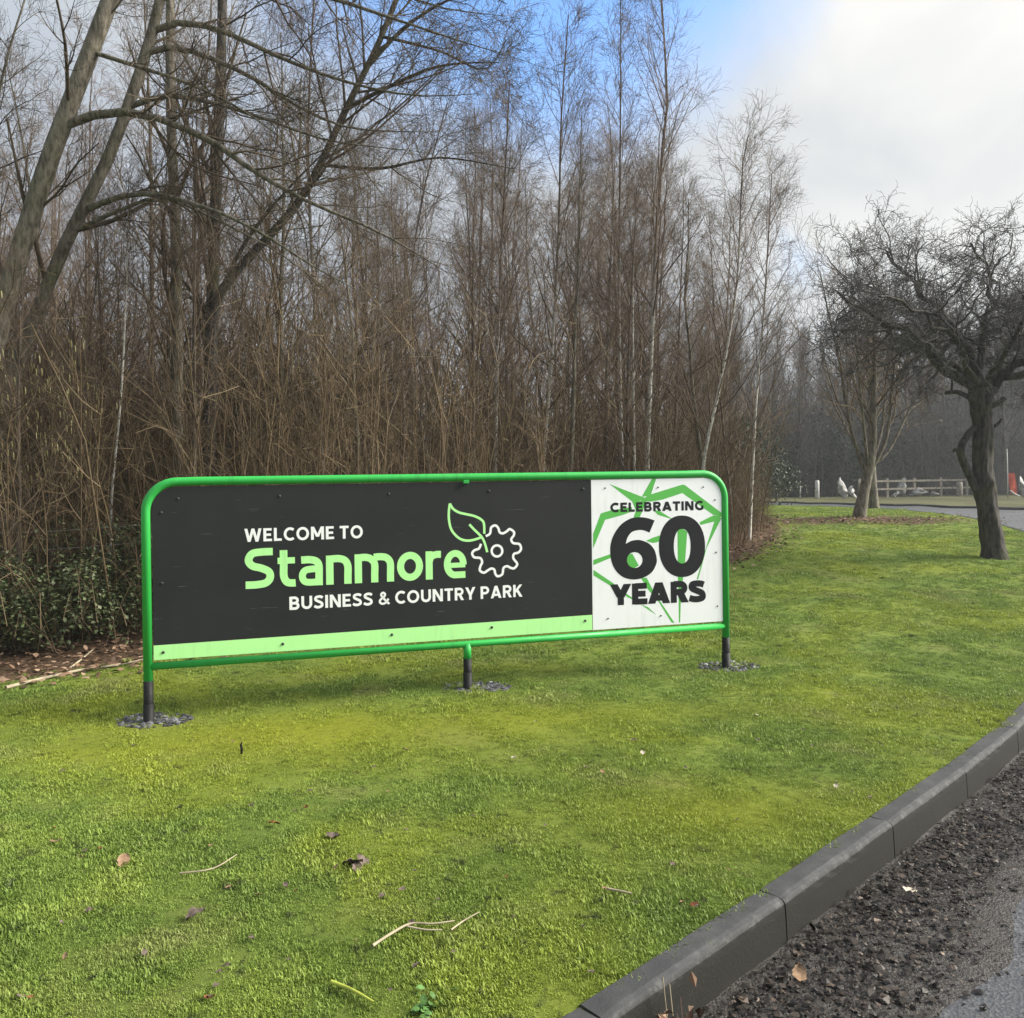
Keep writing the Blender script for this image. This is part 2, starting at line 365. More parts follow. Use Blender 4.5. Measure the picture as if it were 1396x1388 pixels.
def DROP(y): return np.interp(y, [8, 13], [.185, .08])
ysr = np.concatenate([np.linspace(-38, 0, 40)[:-1], np.arange(0, 12, .2), np.arange(12, 50, .5)])
me, _, _ = grid_mesh('road', ysr, lambda y: KX(y) - .10 + (FX(y) - KX(y) + .25) * np.linspace(0, 1, 30), lambda x, y: H(x, y) - DROP(y))
prop(link('road', me, M_ROAD), kind='structure')
M_VERGE = simple('verge_turf', (.075, .075, .034), 0.95, 0.1, 0.4, 0.35, bump=0.8, bscale=12)
M_BANK = simple('far_ground', (.075, .07, .03), 0.95, 0.1, 0.5, 0.4, bump=0.8, bscale=6)
ysv = np.concatenate([np.linspace(-38, 20, 40)[:-1], np.arange(20, 50, .5)])
offv = np.concatenate([np.arange(0.12, 3, .3), np.arange(3, 12, 1.0), np.arange(12, 110, 8)])
me, _, _ = grid_mesh('verge', ysv, lambda y: FX(y) + offv, lambda x, y: H(x, y) - .02)
prop(link('verge', me, M_VERGE), kind='structure')
ysb = np.linspace(43, 300, 60)
me, _, _ = grid_mesh('woodland_floor', ysb, lambda y: np.linspace(-160, 160, 80), lambda x, y: H(np.full_like(x, 99), y) - .16 - .3 * (1 - sst(y, 46, 60)))
prop(link('woodland_floor', me, M_BANK), kind='structure')
V, F = [(-210, -150, -1.2), (210, -150, -1.2), (210, 300, -1.2), (-210, 300, -1.2)], [(0, 1, 2, 3)]
prop(link('ground', mesh_py('ground', V, F), M_BANK), kind='structure')

# kerbs: stones laid end to end along the curve
def resample(c, step, y0, y1):
    c = c[(c[:, 1] >= y0) & (c[:, 1] <= y1)]; s = np.concatenate([[0], np.cumsum(np.hypot(*np.diff(c, axis=0).T))])
    t = np.arange(0, s[-1], step); return np.stack([np.interp(t, s, c[:, 0]), np.interp(t, s, c[:, 1])], -1)
def kerb_mesh(length, seed=0):
    rk = random.Random(seed)
    d = 0.0045; wd, top, bot = 0.115, 0.012, -0.30; bat = 0.02
    prof = [(-wd, bot), (-wd, top - .012), (-wd + .012, top), (-.03, top), (-.012, top - .006), (-.002, top - .022), (0, top - .05), (.012, bot)]
    n = 17; V = []; F = []
    for i in range(n):
        chip = rk.uniform(0, .0014) + (.003 if rk.random() < .10 else 0)
        x = d + (length - 2 * d) * i / (n - 1); m = len(prof)
        e = 0.004 if i in (0, n - 1) else 0
        for (y, z) in prof: V.append((x, -y + (chip if -.02 < y < .001 and z > -.02 else 0), z - (e if z > 0 else 0) - (chip * .8 if -.035 < y < -.001 else 0) + 0.0015 * math.sin(x * 9 + y * 40)))
    for i in range(n - 1):
        for j in range(m - 1): F.append((i * m + j, i * m + j + 1, (i + 1) * m + j + 1, (i + 1) * m + j))
        F.append((i * m + m - 1, i * m, (i + 1) * m, (i + 1) * m + m - 1))
    F.append(tuple(range(m))[::-1]); F.append(tuple((n - 1) * m + j for j in range(m)))
    me = mesh_py('kerb_stone', V, F, False); return me
def lay_kerb(name, curve, y0, y1, side, step=1.03, shift=0.0):
    pts = resample(curve, step, y0, y1); base = [kerb_mesh(step, k) for k in range(5)]
    hp = np.stack([pts[:, 0], pts[:, 1], H(pts[:, 0], pts[:, 1]) - .30], -1)
    V, F = tubes(hp[None], np.full((1, len(hp)), .05), 6)
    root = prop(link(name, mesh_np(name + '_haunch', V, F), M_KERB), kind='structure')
    for a, b in zip(pts[:-1], pts[1:]):
        za, zb = float(H(a[0], a[1])), float(H(b[0], b[1]))
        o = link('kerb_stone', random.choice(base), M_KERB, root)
        ang = math.atan2(b[1] - a[1], b[0] - a[0]); ln = math.hypot(*(b - a))
        if side > 0:
            o.matrix_local = Matrix.Translation((a[0], a[1], za + random.uniform(-.003, .003))) @ Matrix.Rotation(ang, 4, 'Z') @ Matrix.Rotation(-math.atan2(zb - za, ln), 4, 'Y') @ Matrix.Diagonal((ln / step, 1, 1, 1)) @ Matrix.Rotation(random.uniform(-.006, .006), 4, 'X')
        else:
            o.matrix_local = Matrix.Translation((b[0], b[1], zb + random.uniform(-.003, .003))) @ Matrix.Rotation(ang + math.pi, 4, 'Z') @ Matrix.Rotation(math.atan2(zb - za, ln), 4, 'Y') @ Matrix.Diagonal((ln / step, 1, 1, 1))
    return root
_s0 = _Kc[(_Kc[:, 1] >= -2.0) & (_Kc[:, 1] <= 2.97)]
_len = np.hypot(*np.diff(_s0, axis=0).T).sum()
_y0 = resample(_Kc, 0.002, -2.0, 0)                  # start so that a joint falls where the photograph has one
_start = _y0[int((_len % 1.03) / 0.002), 1]
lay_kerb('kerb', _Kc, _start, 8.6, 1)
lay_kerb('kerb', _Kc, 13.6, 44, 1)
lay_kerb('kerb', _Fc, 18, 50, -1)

# ------------------------------------------------------------------ the welcome sign
PL, PR_ = at(203, 990, 5.62), at(990, 907, 6.93)
sdir = np.array([PR_[0] - PL[0], PR_[1] - PL[1], 0]); SLEN = np.linalg.norm(sdir); sdir /= SLEN
srot = math.atan2(sdir[1], sdir[0]); snorm = np.array([sdir[1], -sdir[0], 0])
SO = np.array([PL[0], PL[1], float(H(PL[0], PL[1]))])
def sp(px, py):
    d = ray(px, py); o = np.array((0, 0, EYE)); t = np.dot(SO - o, snorm) / np.dot(d, snorm); p = o + d * t - SO
    return np.array([np.dot(p, sdir), p[2]])
def spa(pts, k=1.0, ox=0.0, oy=0.0): return np.array([sp(ox + x / k, oy + y / k) for x, y in pts])
M_GREEN = None
M_BLACK = simple('black_sleeve', (.010, .010, .010), 0.6, 0.25, 0.4, 12, bump=0.3, bscale=60)
M_PANEL, n, b = mat('charcoal_panel')
g = N(n, 'ShaderNodeTexCoord').outputs['Object']
mp = N(n, 'ShaderNodeMapping'); mp.inputs['Scale'].default_value = (1.2, 1, 26); mp.inputs['Rotation'].default_value = (0, .12, 0); L(n, g, mp.inputs[0])
scr = smooth(n, noise(n, mp.outputs[0], 3.2, 3, 0.5), 0.69, 0.73)
c = mixc(n, smooth(n, noise(n, g, 1.6, 5), .3, .7), (.020, .0215, .0225), (.026, .027, .028))
c = mixc(n, mathn(n, 'MULTIPLY', scr, 0.5), c, (.16, .16, .16))
L(n, c, b.inputs['Base Color']); L(n, ramp(n, noise(n, g, 5, 5), [(.3, .5), (.7, .65)]), b.inputs['Roughness']); b.inputs['Specular IOR Level'].default_value = 0.2
def weathered(name, col, dirt, amount, rough=0.42):
    m, n, b = mat(name); g = N(n, 'ShaderNodeTexCoord').outputs['Object']
    mp = N(n, 'ShaderNodeMapping'); mp.inputs['Scale'].default_value = (14, 1, 1.3); L(n, g, mp.inputs[0])
    f = mathn(n, 'MULTIPLY', smooth(n, noise(n, mp.outputs[0], 1.5, 6, 0.65), 0.45, 0.75), smooth(n, noise(n, g, 2.2, 5), 0.4, 0.65))
    sp_ = smooth(n, noise(n, g, 60, 4, .7), 0.66, 0.74)
    c = mixc(n, mathn(n, 'MULTIPLY', mathn(n, 'MAXIMUM', f, mathn(n, 'MULTIPLY', sp_, .7)), amount), col, dirt); L(n, c, b.inputs['Base Color'])
    L(n, ramp(n, noise(n, g, 7, 5), [(.3, rough - .08), (.7, rough + .15)]), b.inputs['Roughness']); b.inputs['Specular IOR Level'].default_value = 0.4
    return m
M_PWHITE = weathered('white_panel_print', (.87, .885, .89), (.50, .52, .47), .45)
M_PLIME = weathered('lime_print', (.48, .95, .36), (.30, .55, .22), .4)
M_PGREEN = simple('mid_green_print', (.10, .46, .075), 0.45, 0.4)
M_PINK = simple('charcoal_print', (.014, .015, .017), 0.6, 0.18)
M_WPRINT = simple('white_print', (.9, .9, .9), 0.5, 0.4)
M_BOLT = simple('bolt_steel', (.03, .03, .032), 0.45, 0.5)
M_GREEN = weathered('green_paint', (.028, .40, .065), (.02, .17, .04), .6, .45)
sign = prop(empty('welcome_sign', SO, srot), 'long green framed welcome sign with charcoal and white panels on the lawn', 'sign')
RT = 0.031
v0l, v0r = sp(201, 909)[1], sp(990, 853)[1]                 # bottom rail
v1l, v1r = sp(198, 657)[1], sp(988, 646)[1]                 # top tube
u0, u1 = 0.0, SLEN
def vtop(u): return v1l + (v1r - v1l) * u / SLEN
def vbot(u): return v0l + (v0r - v0l) * u / SLEN
def gz(u): return float(H(SO[0] + sdir[0] * u, SO[1] + sdir[1] * u)) - SO[2]
rad = 0.21
path = [(u0, vbot(0) - .10)]
for q in range(0, 10):
    a = math.pi - q / 9 * math.pi / 2; path.append((u0 + rad + rad * math.cos(a), vtop(0) - rad + rad * math.sin(a)))
for t in np.linspace(.08, .92, 12): path.append((u0 + SLEN * t, vtop(SLEN * t) ))
for q in range(0, 10):
    a = math.pi / 2 - q / 9 * math.pi / 2; path.append((u1 - rad + rad * math.cos(a), vtop(u1) - rad + rad * math.sin(a)))
path.append((u1, vbot(u1) - .10))
path = np.array(path); P3 = np.stack([path[:, 0], np.zeros(len(path)), path[:, 1]], -1)
def ptube(P3, r, k=16):
    """tube in the sign's own plane, with caps"""
    P3 = np.asarray(P3, float); T = unit(np.gradient(P3, axis=0)); A = np.tile([0, 1., 0], (len(P3), 1)); C = np.cross(T, A)
    th = np.arange(k) / k * 2 * np.pi
    V = (P3[:, None] + (A[:, None] * np.cos(th)[None, :, None] + C[:, None] * np.sin(th)[None, :, None]) * r).reshape(-1, 3)
    n = len(P3); F = [(i * k + j, i * k + (j + 1) % k, (i + 1) * k + (j + 1) % k, (i + 1) * k + j) for i in range(n - 1) for j in range(k)]
    F += [tuple(range(k))[::-1], tuple((n - 1) * k + j for j in range(k))]
    return V, F
V, F = ptube(P3, RT, 18); link('frame', mesh_py('frame', V, F), M_GREEN, sign)
V, F = ptube([(u0 + RT * .6, 0, vbot(0)), (SLEN / 2, 0, vbot(SLEN / 2)), (u1 - RT * .6, 0, vbot(u1))], RT * .84, 16)
link('bottom_rail', mesh_py('bottom_rail', V, F), M_GREEN, sign)
um = sp(637, 876)[0]
V, F = ptube([(um, 0, vbot(um) + .005), (um, 0, vbot(um) - .115)], RT * .98, 16); link('middle_post', mesh_py('middle_post', V, F), M_GREEN, sign)
for u, top in ((u0, vbot(0) - .098), (um, vbot(um) - .113), (u1, vbot(u1) - .098)):
    mid = gz(u) + .12
    V, F = ptube([(u, 0, top), (u, 0, mid + .002), (u, 0, mid)], RT * 1.06, 16); link('post_sleeve', mesh_py('post_sleeve', V, F), M_BLACK, sign)
    V, F = ptube([(u, 0, mid + .012), (u, 0, gz(u) - .25)], RT * 1.16, 16); link('post_foot', mesh_py('post_foot', V, F), M_BLACK, sign)
V, F = box(-.022, .022, -.040, .0, -.022, .004); o = link('clip', mesh_py('clip', V, F, False), M_GREEN, sign); bevel(o, .003); o.location = (sp(634, 651)[0], 0, vtop(um) - RT * .85)

PY = -0.012                                                # panel front plane (faces -Y in the sign's space)
def poly_prism(pts, y_front, thick):
    n = len(pts); V = [(p[0], y_front, p[1]) for p in pts] + [(p[0], y_front + thick, p[1]) for p in pts]
    F = [tuple(range(n)), tuple(range(2 * n - 1, n - 1, -1))] + [(i, i + n, (i + 1) % n + n, (i + 1) % n) for i in range(n)]
    return V, F
us = sp(806, 760)[0]; g1 = RT + .004; cr = rad - .045
def corner(cx, cz, a0, a1, r, n=9): return [(cx + r * math.cos(a0 + (a1 - a0) * i / (n - 1)), cz + r * math.sin(a0 + (a1 - a0) * i / (n - 1))) for i in range(n)]
gb = RT + .012
dark = [(u0 + g1 + .004, vbot(0) + gb), (us - .001, vbot(us) + gb), (us - .001, vtop(us) - g1)] + corner(u0 + g1 + .006 + cr, vtop(0) - g1 - cr, math.pi / 2, math.pi, cr)
white = [(us + .002, vbot(us) + gb), (u1 - g1, vbot(u1) + gb)] + corner(u1 - g1 - cr, vtop(u1) - g1 - cr, 0, math.pi / 2, cr) + [(us + .002, vtop(us) - g1)]
V, F = poly_prism(dark, PY, .004); p_dark = link('charcoal_panel', mesh_py('charcoal_panel', V, F, False), M_PANEL, sign)
V, F = poly_prism(white, PY - .001, .004); p_white = link('white_panel', mesh_py('white_panel', V, F, False), M_PWHITE, sign)
s0, s1 = sp(207, 880)[1], sp(806, 838)[1]
strip = [(dark[0][0] + .0, vbot(dark[0][0]) + gb + .001), (us - .003, vbot(us) + gb + .001), (us - .003, s1), (dark[0][0], s0)]
V, F = poly_prism(strip, PY - .0006, .0005); link('lime_strip', mesh_py('lime_strip', V, F, False), M_PLIME, sign)

class Print:
    """flat lettering: strips and filled outlines, each a hair proud of the one before"""
    def __init__(s, y): s.V = []; s.F = []; s.y = y; s.k = 0
    def layer(s): s.k += 1; return s.y - 0.000005 * s.k
    def quad(s, q):
        y = s.layer(); n = len(s.V); s.V += [(p[0], y, p[1]) for p in q]; s.F.append(tuple(range(n, n + len(q))))
    def fill(s, loops):
        y = s.layer(); n = len(s.V); loops = [[Vector((p[0], p[1], 0)) for p in l] for l in loops]
        flat = [v for l in loops for v in l]
        for t in tessellate_polygon(loops): s.F.append(tuple(n + i for i in t))
        s.V += [(v.x, y, v.y) for v in flat]
    def stroke(s, pts, wd, closed=False):
        p = np.asarray(pts, float); n = len(p); wd = np.broadcast_to(np.asarray(wd, float), (n,)); y = s.layer(); m = len(s.V)
        for i in range(n):
            a = p[(i - 1) % n] if (closed or i) else p[i]; c = p[(i + 1) % n] if (closed or i < n - 1) else p[i]
            d1 = p[i] - a; d2 = c - p[i]; d1 = d1 / max(np.linalg.norm(d1), 1e-9); d2 = d2 / max(np.linalg.norm(d2), 1e-9)
            t = d1 + d2; t = t / max(np.linalg.norm(t), 1e-9); nn = np.array([-t[1], t[0]])
            ref = d2 if np.linalg.norm(d2) > .5 else d1; cs = max(abs(np.dot(nn, [-ref[1], ref[0]])), .5)
            for sg in (1, -1): q = p[i] + nn * sg * wd[i] / 2 / cs; s.V.append((q[0], y, q[1]))
        for i in range(n if closed else n - 1):
            j = (i + 1) % n; s.F.append((m + 2 * i, m + 2 * i + 1, m + 2 * j + 1, m + 2 * j))
    def build(s, name, mt, parent): return link(name, mesh_py(name, s.V, s.F, False), mt, parent)
def ell(cx, cy, rx, ry, a0=0, a1=360, n=26):
    return [(cx + rx * math.cos(R(a0 + (a1 - a0) * i / n)), cy + ry * math.sin(R(a0 + (a1 - a0) * i / n))) for i in range(n + 1)]
def glyph(ch, w):
    """strokes ('s', points, width, closed) and parallelograms ('p', xtop, ytop, xbot, ybot, width) in a cap height of 1; returns (advance, list)"""
    a = w / 2; W = w * 1.06
    def v(x): return ('s', [(x, 0), (x, 1)], W, False)
    def h(y, x0, x1): return ('s', [(x0, y), (x1, y)], w * .93, False)
    def bowl(y0, y1, x0, xm):
        cy, ry = (y0 + y1) / 2, (y1 - y0) / 2 - a * .93; rx = ry * 1.0
        return ('s', [(x0, y1 - a * .93)] + ell(xm - a - rx, cy, rx, ry, 90, -90, 14) + [(x0, y0 + a * .93)], w, False)
    if ch == 'E': return .60, [v(a), h(1 - a, a, .58), h(.5, a, .53), h(a, a, .60)]
    if ch == 'L': return .55, [v(a), h(a, a, .55)]
    if ch == 'T': return .66, [('s', [(.33, 0), (.33, 1)], W, False), h(1 - a, 0, .66)]
    if ch == 'I': return w, [v(a)]
    if ch == 'O': return .92, [('s', ell(.46, .5, .46 - a, .51 - a)[:-1], w, True)]
    if ch == 'C': return .76, [('s', ell(.46, .5, .46 - a, .51 - a, 48, 312), w, False)]
    if ch == 'G': return .82, [('s', ell(.46, .5, .46 - a, .51 - a, 48, 318), w, False), ('s', [(.80 - a, .10), (.80 - a, .50)], W, False)]
    if ch == 'U': return .76, [('s', [(a, 1)] + ell(.38, .38, .38 - a, .38 - a, 180, 360, 16) + [(.76 - a, 1)], w, False)]
    if ch == 'N': return .78, [v(a), v(.78 - a), ('p', a + .01, 1, .77 - a, 0, w * 1.15)]
    if ch == 'M': return .94, [v(a), v(.94 - a), ('p', a + .02, 1, .47, .22, w * 1.1), ('p', .92 - a, 1, .47, .22, w * 1.1)]
    if ch == 'W': return 1.18, [('p', a, 1, .32, 0, w * 1.06), ('p', .59, 1, .32, 0, w * 1.0), ('p', .59, 1, .86, 0, w * 1.0), ('p', 1.18 - a, 1, .86, 0, w * 1.06)]
    if ch == 'A': return .84, [('p', .42, 1, a, 0, w * 1.1), ('p', .42, 1, .84 - a, 0, w * 1.1), h(.27, .2, .66)]
    if ch == 'Y': return .78, [('p', a, 1, .39, .36, w * 1.12), ('p', .78 - a, 1, .39, .36, w * 1.12), ('s', [(.39, 0), (.39, .46)], W, False)]
    if ch == 'K': return .74, [v(a), ('p', .72 - a, 1, a + .02, .36, w * 1.2), ('p', .30, .60, .73 - a, 0, w * 1.2)]
    if ch == 'P': return .68, [v(a), bowl(.36, 1, a, .68)]
    if ch == 'R': return .70, [v(a), bowl(.38, 1, a, .69), ('p', .40, .42, .70 - a, 0, w * 1.15)]
    if ch == 'B': return .70, [v(a), bowl(.50 - a * .9, 1, a, .66), bowl(0, .50 + a * .9, a, .70)]
    if ch == 'S': return .66, [('s', catmull([(.60, .80), (.48, 1 - a * 1.1), (.30, 1 - a), (.13, .86 - a * .3), (.12, .66), (.32, .53), (.53, .40), (.55, .2), (.36, a), (.17, a * 1.1), (.02, .20)], 6), w, False)]
    if ch == '&': return .82, [('s', catmull([(.80, .03), (.58, .26), (.28, .62), (.21, .80), (.34, .93), (.49, .82), (.42, .62), (.16, .40), (.11, .2), (.28, .07), (.50, .12), (.66, .28), (.72, .46)], 6), w * .85, False)]
    return .3, []
def text(prs, s, left_bot, right_bot, h_left, h_right, w, gap, space=.42):
    adv = []; tot = 0; wi = 0
    for ch in s:
        if ch == ' ': tot += space - gap; wi += 1; continue
        aw, st = glyph(ch, w); adv.append((tot, st, prs[wi])); tot += aw + gap
    tot -= gap; A = np.array(left_bot); B = np.array(right_bot)
    def T(x, y):
        t = x / tot; hgt = h_left + (h_right - h_left) * t; q = A + (B - A) * t; return (q[0], q[1] + y * hgt)
    sx = np.linalg.norm(B - A) / tot; hh = (h_left + h_right) / 2
    for x0, st, pr in adv:
        for e in st:
            if e[0] == 's': pr.stroke([T(x0 + x, y) for x, y in e[1]], e[2] * (sx + hh) / 2, e[3])
            else:
                _, xt, yt, xb, yb, wd = e; sl = 1.0; k = wd / 2 * sl
                pr.quad([T(x0 + xt - k, yt), T(x0 + xb - k, yb), T(x0 + xb + k, yb), T(x0 + xt + k, yt)])
def line(s, name, mt, parent, lb, rb, lt, rt, w, gap, y):
    prs = [Print(y) for _ in s.split()]; a, b_, c_, d_ = sp(*lb), sp(*rb), sp(*lt), sp(*rt)
    text(prs, s, a, b_, c_[1] - a[1], d_[1] - b_[1], w, gap)
    for pr in prs: pr.build(name, mt, parent)
YD, YW = PY - .0005, PY - .0014
line('WELCOME TO', 'lettering', M_WPRINT, p_dark, (333.5, 738.9), (494.5, 733.6), (333.5, 721.0), (494.5, 716.0), .195, .14, YD)
line('BUSINESS & COUNTRY PARK', 'lettering', M_WPRINT, p_dark, (394.6, 831.4), (711.5, 813.2), (394.6, 813.6), (711.5, 796.6), .195, .13, YD)
line('CELEBRATING', 'lettering', M_PINK, p_white, (831, 698.4), (958.4, 695.4), (831, 685.8), (958.4, 682.8), .235, .10, YW - .0005)
line('YEARS', 'lettering', M_PINK, p_white, (831.4, 825.3), (960.6, 819.8), (831.4, 796.8), (960.6, 791.0), .26, .03, YW - .0005)
# the large green name
def lower(ch):
    w = .188; a = w / 2; xh = .745
    if ch == 'S': return .74, [(catmull([(.70, 1 - a), (.44, 1 - a), (.20, .87), (.11, .71), (.20, .57), (.42, .50), (.60, .40), (.625, .25), (.52, .13), (.30, a), (.03, a)], 7), w)]
    if ch == 't': return .44, [(catmull([(.15, .93), (.15, .55), (.15, .28), (.22, .13), (.34, a), (.44, a)], 6), w), ([(0, xh - a * .85), (.43, xh - a * .85)], w * .85)]
    if ch == 'a': return .62, [(catmull([(.07, xh - a * .9), (.30, xh - a * .9), (.46, xh - .14), (.515, .48), (.515, .2), (.515, 0)], 6), w), (catmull([(.515, .42), (.30, .42), (.15, .38), (.095, .25), (.15, .12), (.30, a * .92), (.515, a)], 6), w * .92)]
    if ch == 'n': return .66, [([(a, 0), (a, xh)], w), (catmull([(a, xh - a * 1.0), (.32, xh - a * .92), (.48, xh - .14), (.557, .46), (.557, .2), (.557, 0)], 6), w)]
    if ch == 'm': return 1.04, [([(a, 0), (a, xh)], w), (catmull([(a, xh - a), (.28, xh - a * .92), (.42, xh - .13), (.52, .48), (.52, .2), (.52, 0)], 6), w), (catmull([(.50, xh - a), (.70, xh - a * .92), (.85, xh - .13), (.937, .48), (.937, .2), (.937, 0)], 6), w)]
    if ch == 'o': return .70, [(ell(.35, xh / 2, .35 - a, xh / 2 - a + .01)[:-1], w, True)]
    if ch == 'r': return .42, [([(a, 0), (a, xh)], w), (catmull([(a, .46), (.15, xh - .15), (.28, xh - a), (.42, xh - a)], 6), w)]
    if ch == 'e': return .64, [([(.12, .345), (.60, .345)], w * .72), (ell(.32, xh / 2, .32 - a, xh / 2 - a + .01, -4, 262, 26) + [(.44, a * .92), (.60, a * .92)], w * .96)]
pr = Print(YD); tot = 0; items = []
for ch in 'Stanmore':
    aw, st = lower(ch); items.append((tot, st)); tot += aw + .075
tot -= .075; A, B = sp(333.3, 803), sp(636, 787.3); hl, hr = sp(333.3, 748.3)[1] - A[1], sp(636, 736.4)[1] - B[1]
for x0, st in items:
    for e in st:
        q = [(A[0] + (B[0] - A[0]) * (x0 + x) / tot, A[1] + (B[1] - A[1]) * (x0 + x) / tot + y * (hl + (hr - hl) * (x0 + x) / tot)) for x, y in e[0]]
        pr.stroke(q, e[1] * ((B[0] - A[0]) / tot + hl) / 2, len(e) > 2)
pr.build('lettering', M_PLIME, p_dark)
kz = 9.97
pxm = 5.95 / FPX
pr = Print(YD)
lw = 3.5 * pxm
pr.stroke(spa(catmull([(228, 165), (270, 235), (350, 285), (450, 310), (560, 335), (650, 380), (690, 440), (695, 575)], 5), kz, 590, 670), lw)
pr.stroke(spa(catmull([(228, 165), (215, 260), (214, 370), (240, 500), (300, 590), (380, 650), (470, 668), (560, 655), (655, 622)], 5), kz, 590, 670), lw)
pr.stroke(spa(catmull([(492, 448), (560, 520), (655, 615), (700, 700), (735, 825)], 5), kz, 590, 670), lw)
pr.build('leaf_emblem', M_PLIME, p_dark)
pr = Print(YD)
pr.stroke(spa(catmull([(715, 608), (772, 572), (788, 490), (845, 462), (885, 500), (902, 552), (945, 570), (1000, 542), (1040, 512), (1096, 550), (1093, 600), (1060, 650), (1088, 702), (1170, 715), (1193, 780), (1160, 828), (1097, 850), (1090, 910), (1142, 985), (1100, 1043), (1050, 1036), (1005, 1015), (955, 1040), (940, 1122), (880, 1152), (845, 1120), (830, 1062), (790, 1047), (745, 1070), (690, 1103), (635, 1073), (642, 1015), (665, 960), (640, 905), (560, 895), (530, 843), (560, 800), (622, 775), (650, 712)], 4), kz, 590, 670), lw)
pr.stroke(spa(ell(867, 808, 72, 75, 0, 360, 32)[:-1], kz, 590, 670), lw, True)
pr.build('gear_emblem', M_WPRINT, p_dark)
kz = 6.036
pr = Print(YW)
for poly in ([(240, 120), (500, 222), (560, 245), (430, 266)], [(590, 78), (625, 78), (580, 214), (505, 228)],
             [(560, 212), (840, 125), (862, 130), (1172, 365), (1170, 382), (1095, 375), (840, 195), (680, 248), (580, 266), (500, 258)],
             [(240, 340), (170, 362), (107, 530), (107, 650), (205, 415), (350, 375), (430, 345), (425, 308)], [(425, 258), (548, 258), (490, 395), (440, 395), (458, 340)],
             [(600, 335), (650, 340), (755, 405), (740, 405), (640, 374)], [(980, 435), (1095, 378), (1168, 380), (1110, 427), (990, 457)],
             [(1108, 412), (1165, 393), (1040, 645), (970, 905), (958, 902), (1020, 690)], [(109, 745), (252, 695), (252, 727), (109, 787)],
             [(109, 825), (272, 935), (330, 985), (240, 950), (111, 872)], [(365, 1010), (430, 1055), (432, 1070), (380, 1045)], [(500, 1108), (560, 1133), (625, 1195), (545, 1142)],
             [(500, 893), (547, 890), (605, 1005), (777, 1262), (750, 1256), (640, 1080), (560, 990)], [(803, 880), (847, 880), (827, 1100), (822, 1258), (812, 1258), (810, 1080)],
             [(800, 505), (835, 485), (880, 510), (862, 780), (830, 782), (803, 764)], [(428, 690), (482, 790), (440, 815), (400, 805), (380, 755), (390, 705)], [(540, 588), (600, 560), (655, 543), (655, 592), (600, 606)]):
    pr.fill([spa(poly, kz, 790, 640)])
pr.build('crystal_pattern', M_PGREEN, p_white)
pr = Print(YW - .0005)
six = [(612, 420)] + list(catmull([(612, 420), (560, 402), (500, 393), (420, 402), (340, 450), (280, 530), (252, 610), (248, 690), (262, 770), (300, 840), (360, 888), (440, 905), (520, 890), (590, 845), (625, 780), (630, 735), (612, 665), (570, 612), (510, 585), (470, 580), (420, 588), (375, 612)], 3)) + list(catmull([(378, 600), (390, 560), (425, 515), (485, 498), (530, 503), (570, 520)], 3))
pr.fill([spa(six[1:], kz, 790, 640), spa(ell(449, 745, 64, 65, 0, 360, 30)[:-1], kz, 790, 640)])
def sup(cx, cy, rx, ry, e, n=44): return [(cx + rx * math.copysign(abs(math.cos(t)) ** (2 / e), math.cos(t)), cy + ry * math.copysign(abs(math.sin(t)) ** (2 / e), math.sin(t))) for t in np.linspace(0, 2 * math.pi, n + 1)[:-1]]
pr.fill([spa(sup(837, 632, 190, 253, 2.15), kz, 790, 640), spa(sup(839, 631, 69, 142, 2.2), kz, 790, 640)])
pr.build('numerals', M_PINK, p_white)
V, F = tubes([[(0, .0, 0), (0, -.004, 0), (0, -.007, 0)]], [[.0105, .0105, .006]], 10, cap=True)
bolt_me = mesh_py('bolt', V, F)
for px, py in ((243, 680), (220, 699), (381, 676.6), (529.6, 673.5), (666, 669.5), (794, 666.7), (221, 795), (223, 889), (385.6, 877.6), (534, 865), (670, 855), (797, 846)):
    q = sp(px, py); o = link('bolt', bolt_me, M_BOLT, sign); o.location = (q[0], PY - .0005, q[1])
for px, py in ((824, 665.5), (896, 664.5), (957.6, 664), (973.6, 681.5), (975, 753), (977, 826), (900, 839), (828, 843)):
    q = sp(px, py); o = link('bolt', bolt_me, M_BOLT, sign); o.location = (q[0], PY - .0015, q[1]); o.scale = (.62, 1, .62)

# broken stone round the three feet
def rock(r, rs):
    V = np.array([(0, 0, 1), (.9, 0, .35), (.25, .85, .35), (-.75, .5, .3), (-.7, -.55, .35), (.3, -.85, .3), (.55, .55, -.6), (-.5, .7, -.6), (-.85, -.3, -.6), (.1, -.9, -.6), (.8, -.4, -.6), (0, 0, -.9)], float)
    F = [(0, 1, 2), (0, 2, 3), (0, 3, 4), (0, 4, 5), (0, 5, 1), (1, 6, 2), (2, 7, 3), (3, 8, 4), (4, 9, 5), (5, 10, 1), (6, 7, 2), (7, 8, 3), (8, 9, 4), (9, 10, 5), (10, 6, 1), (11, 7, 6), (11, 8, 7), (11, 9, 8), (11, 10, 9), (11, 6, 10)]
    V = V * (1 + rs.uniform(-.25, .25, (12, 1))) * np.array([1, rs.uniform(.6, 1), rs.uniform(.35, .7)]) * r
    a = rs.uniform(0, 6.28); c_, s_ = math.cos(a), math.sin(a); V[:, :2] = V[:, :2] @ np.array([[c_, s_], [-s_, c_]])
    return V, np.array(F)
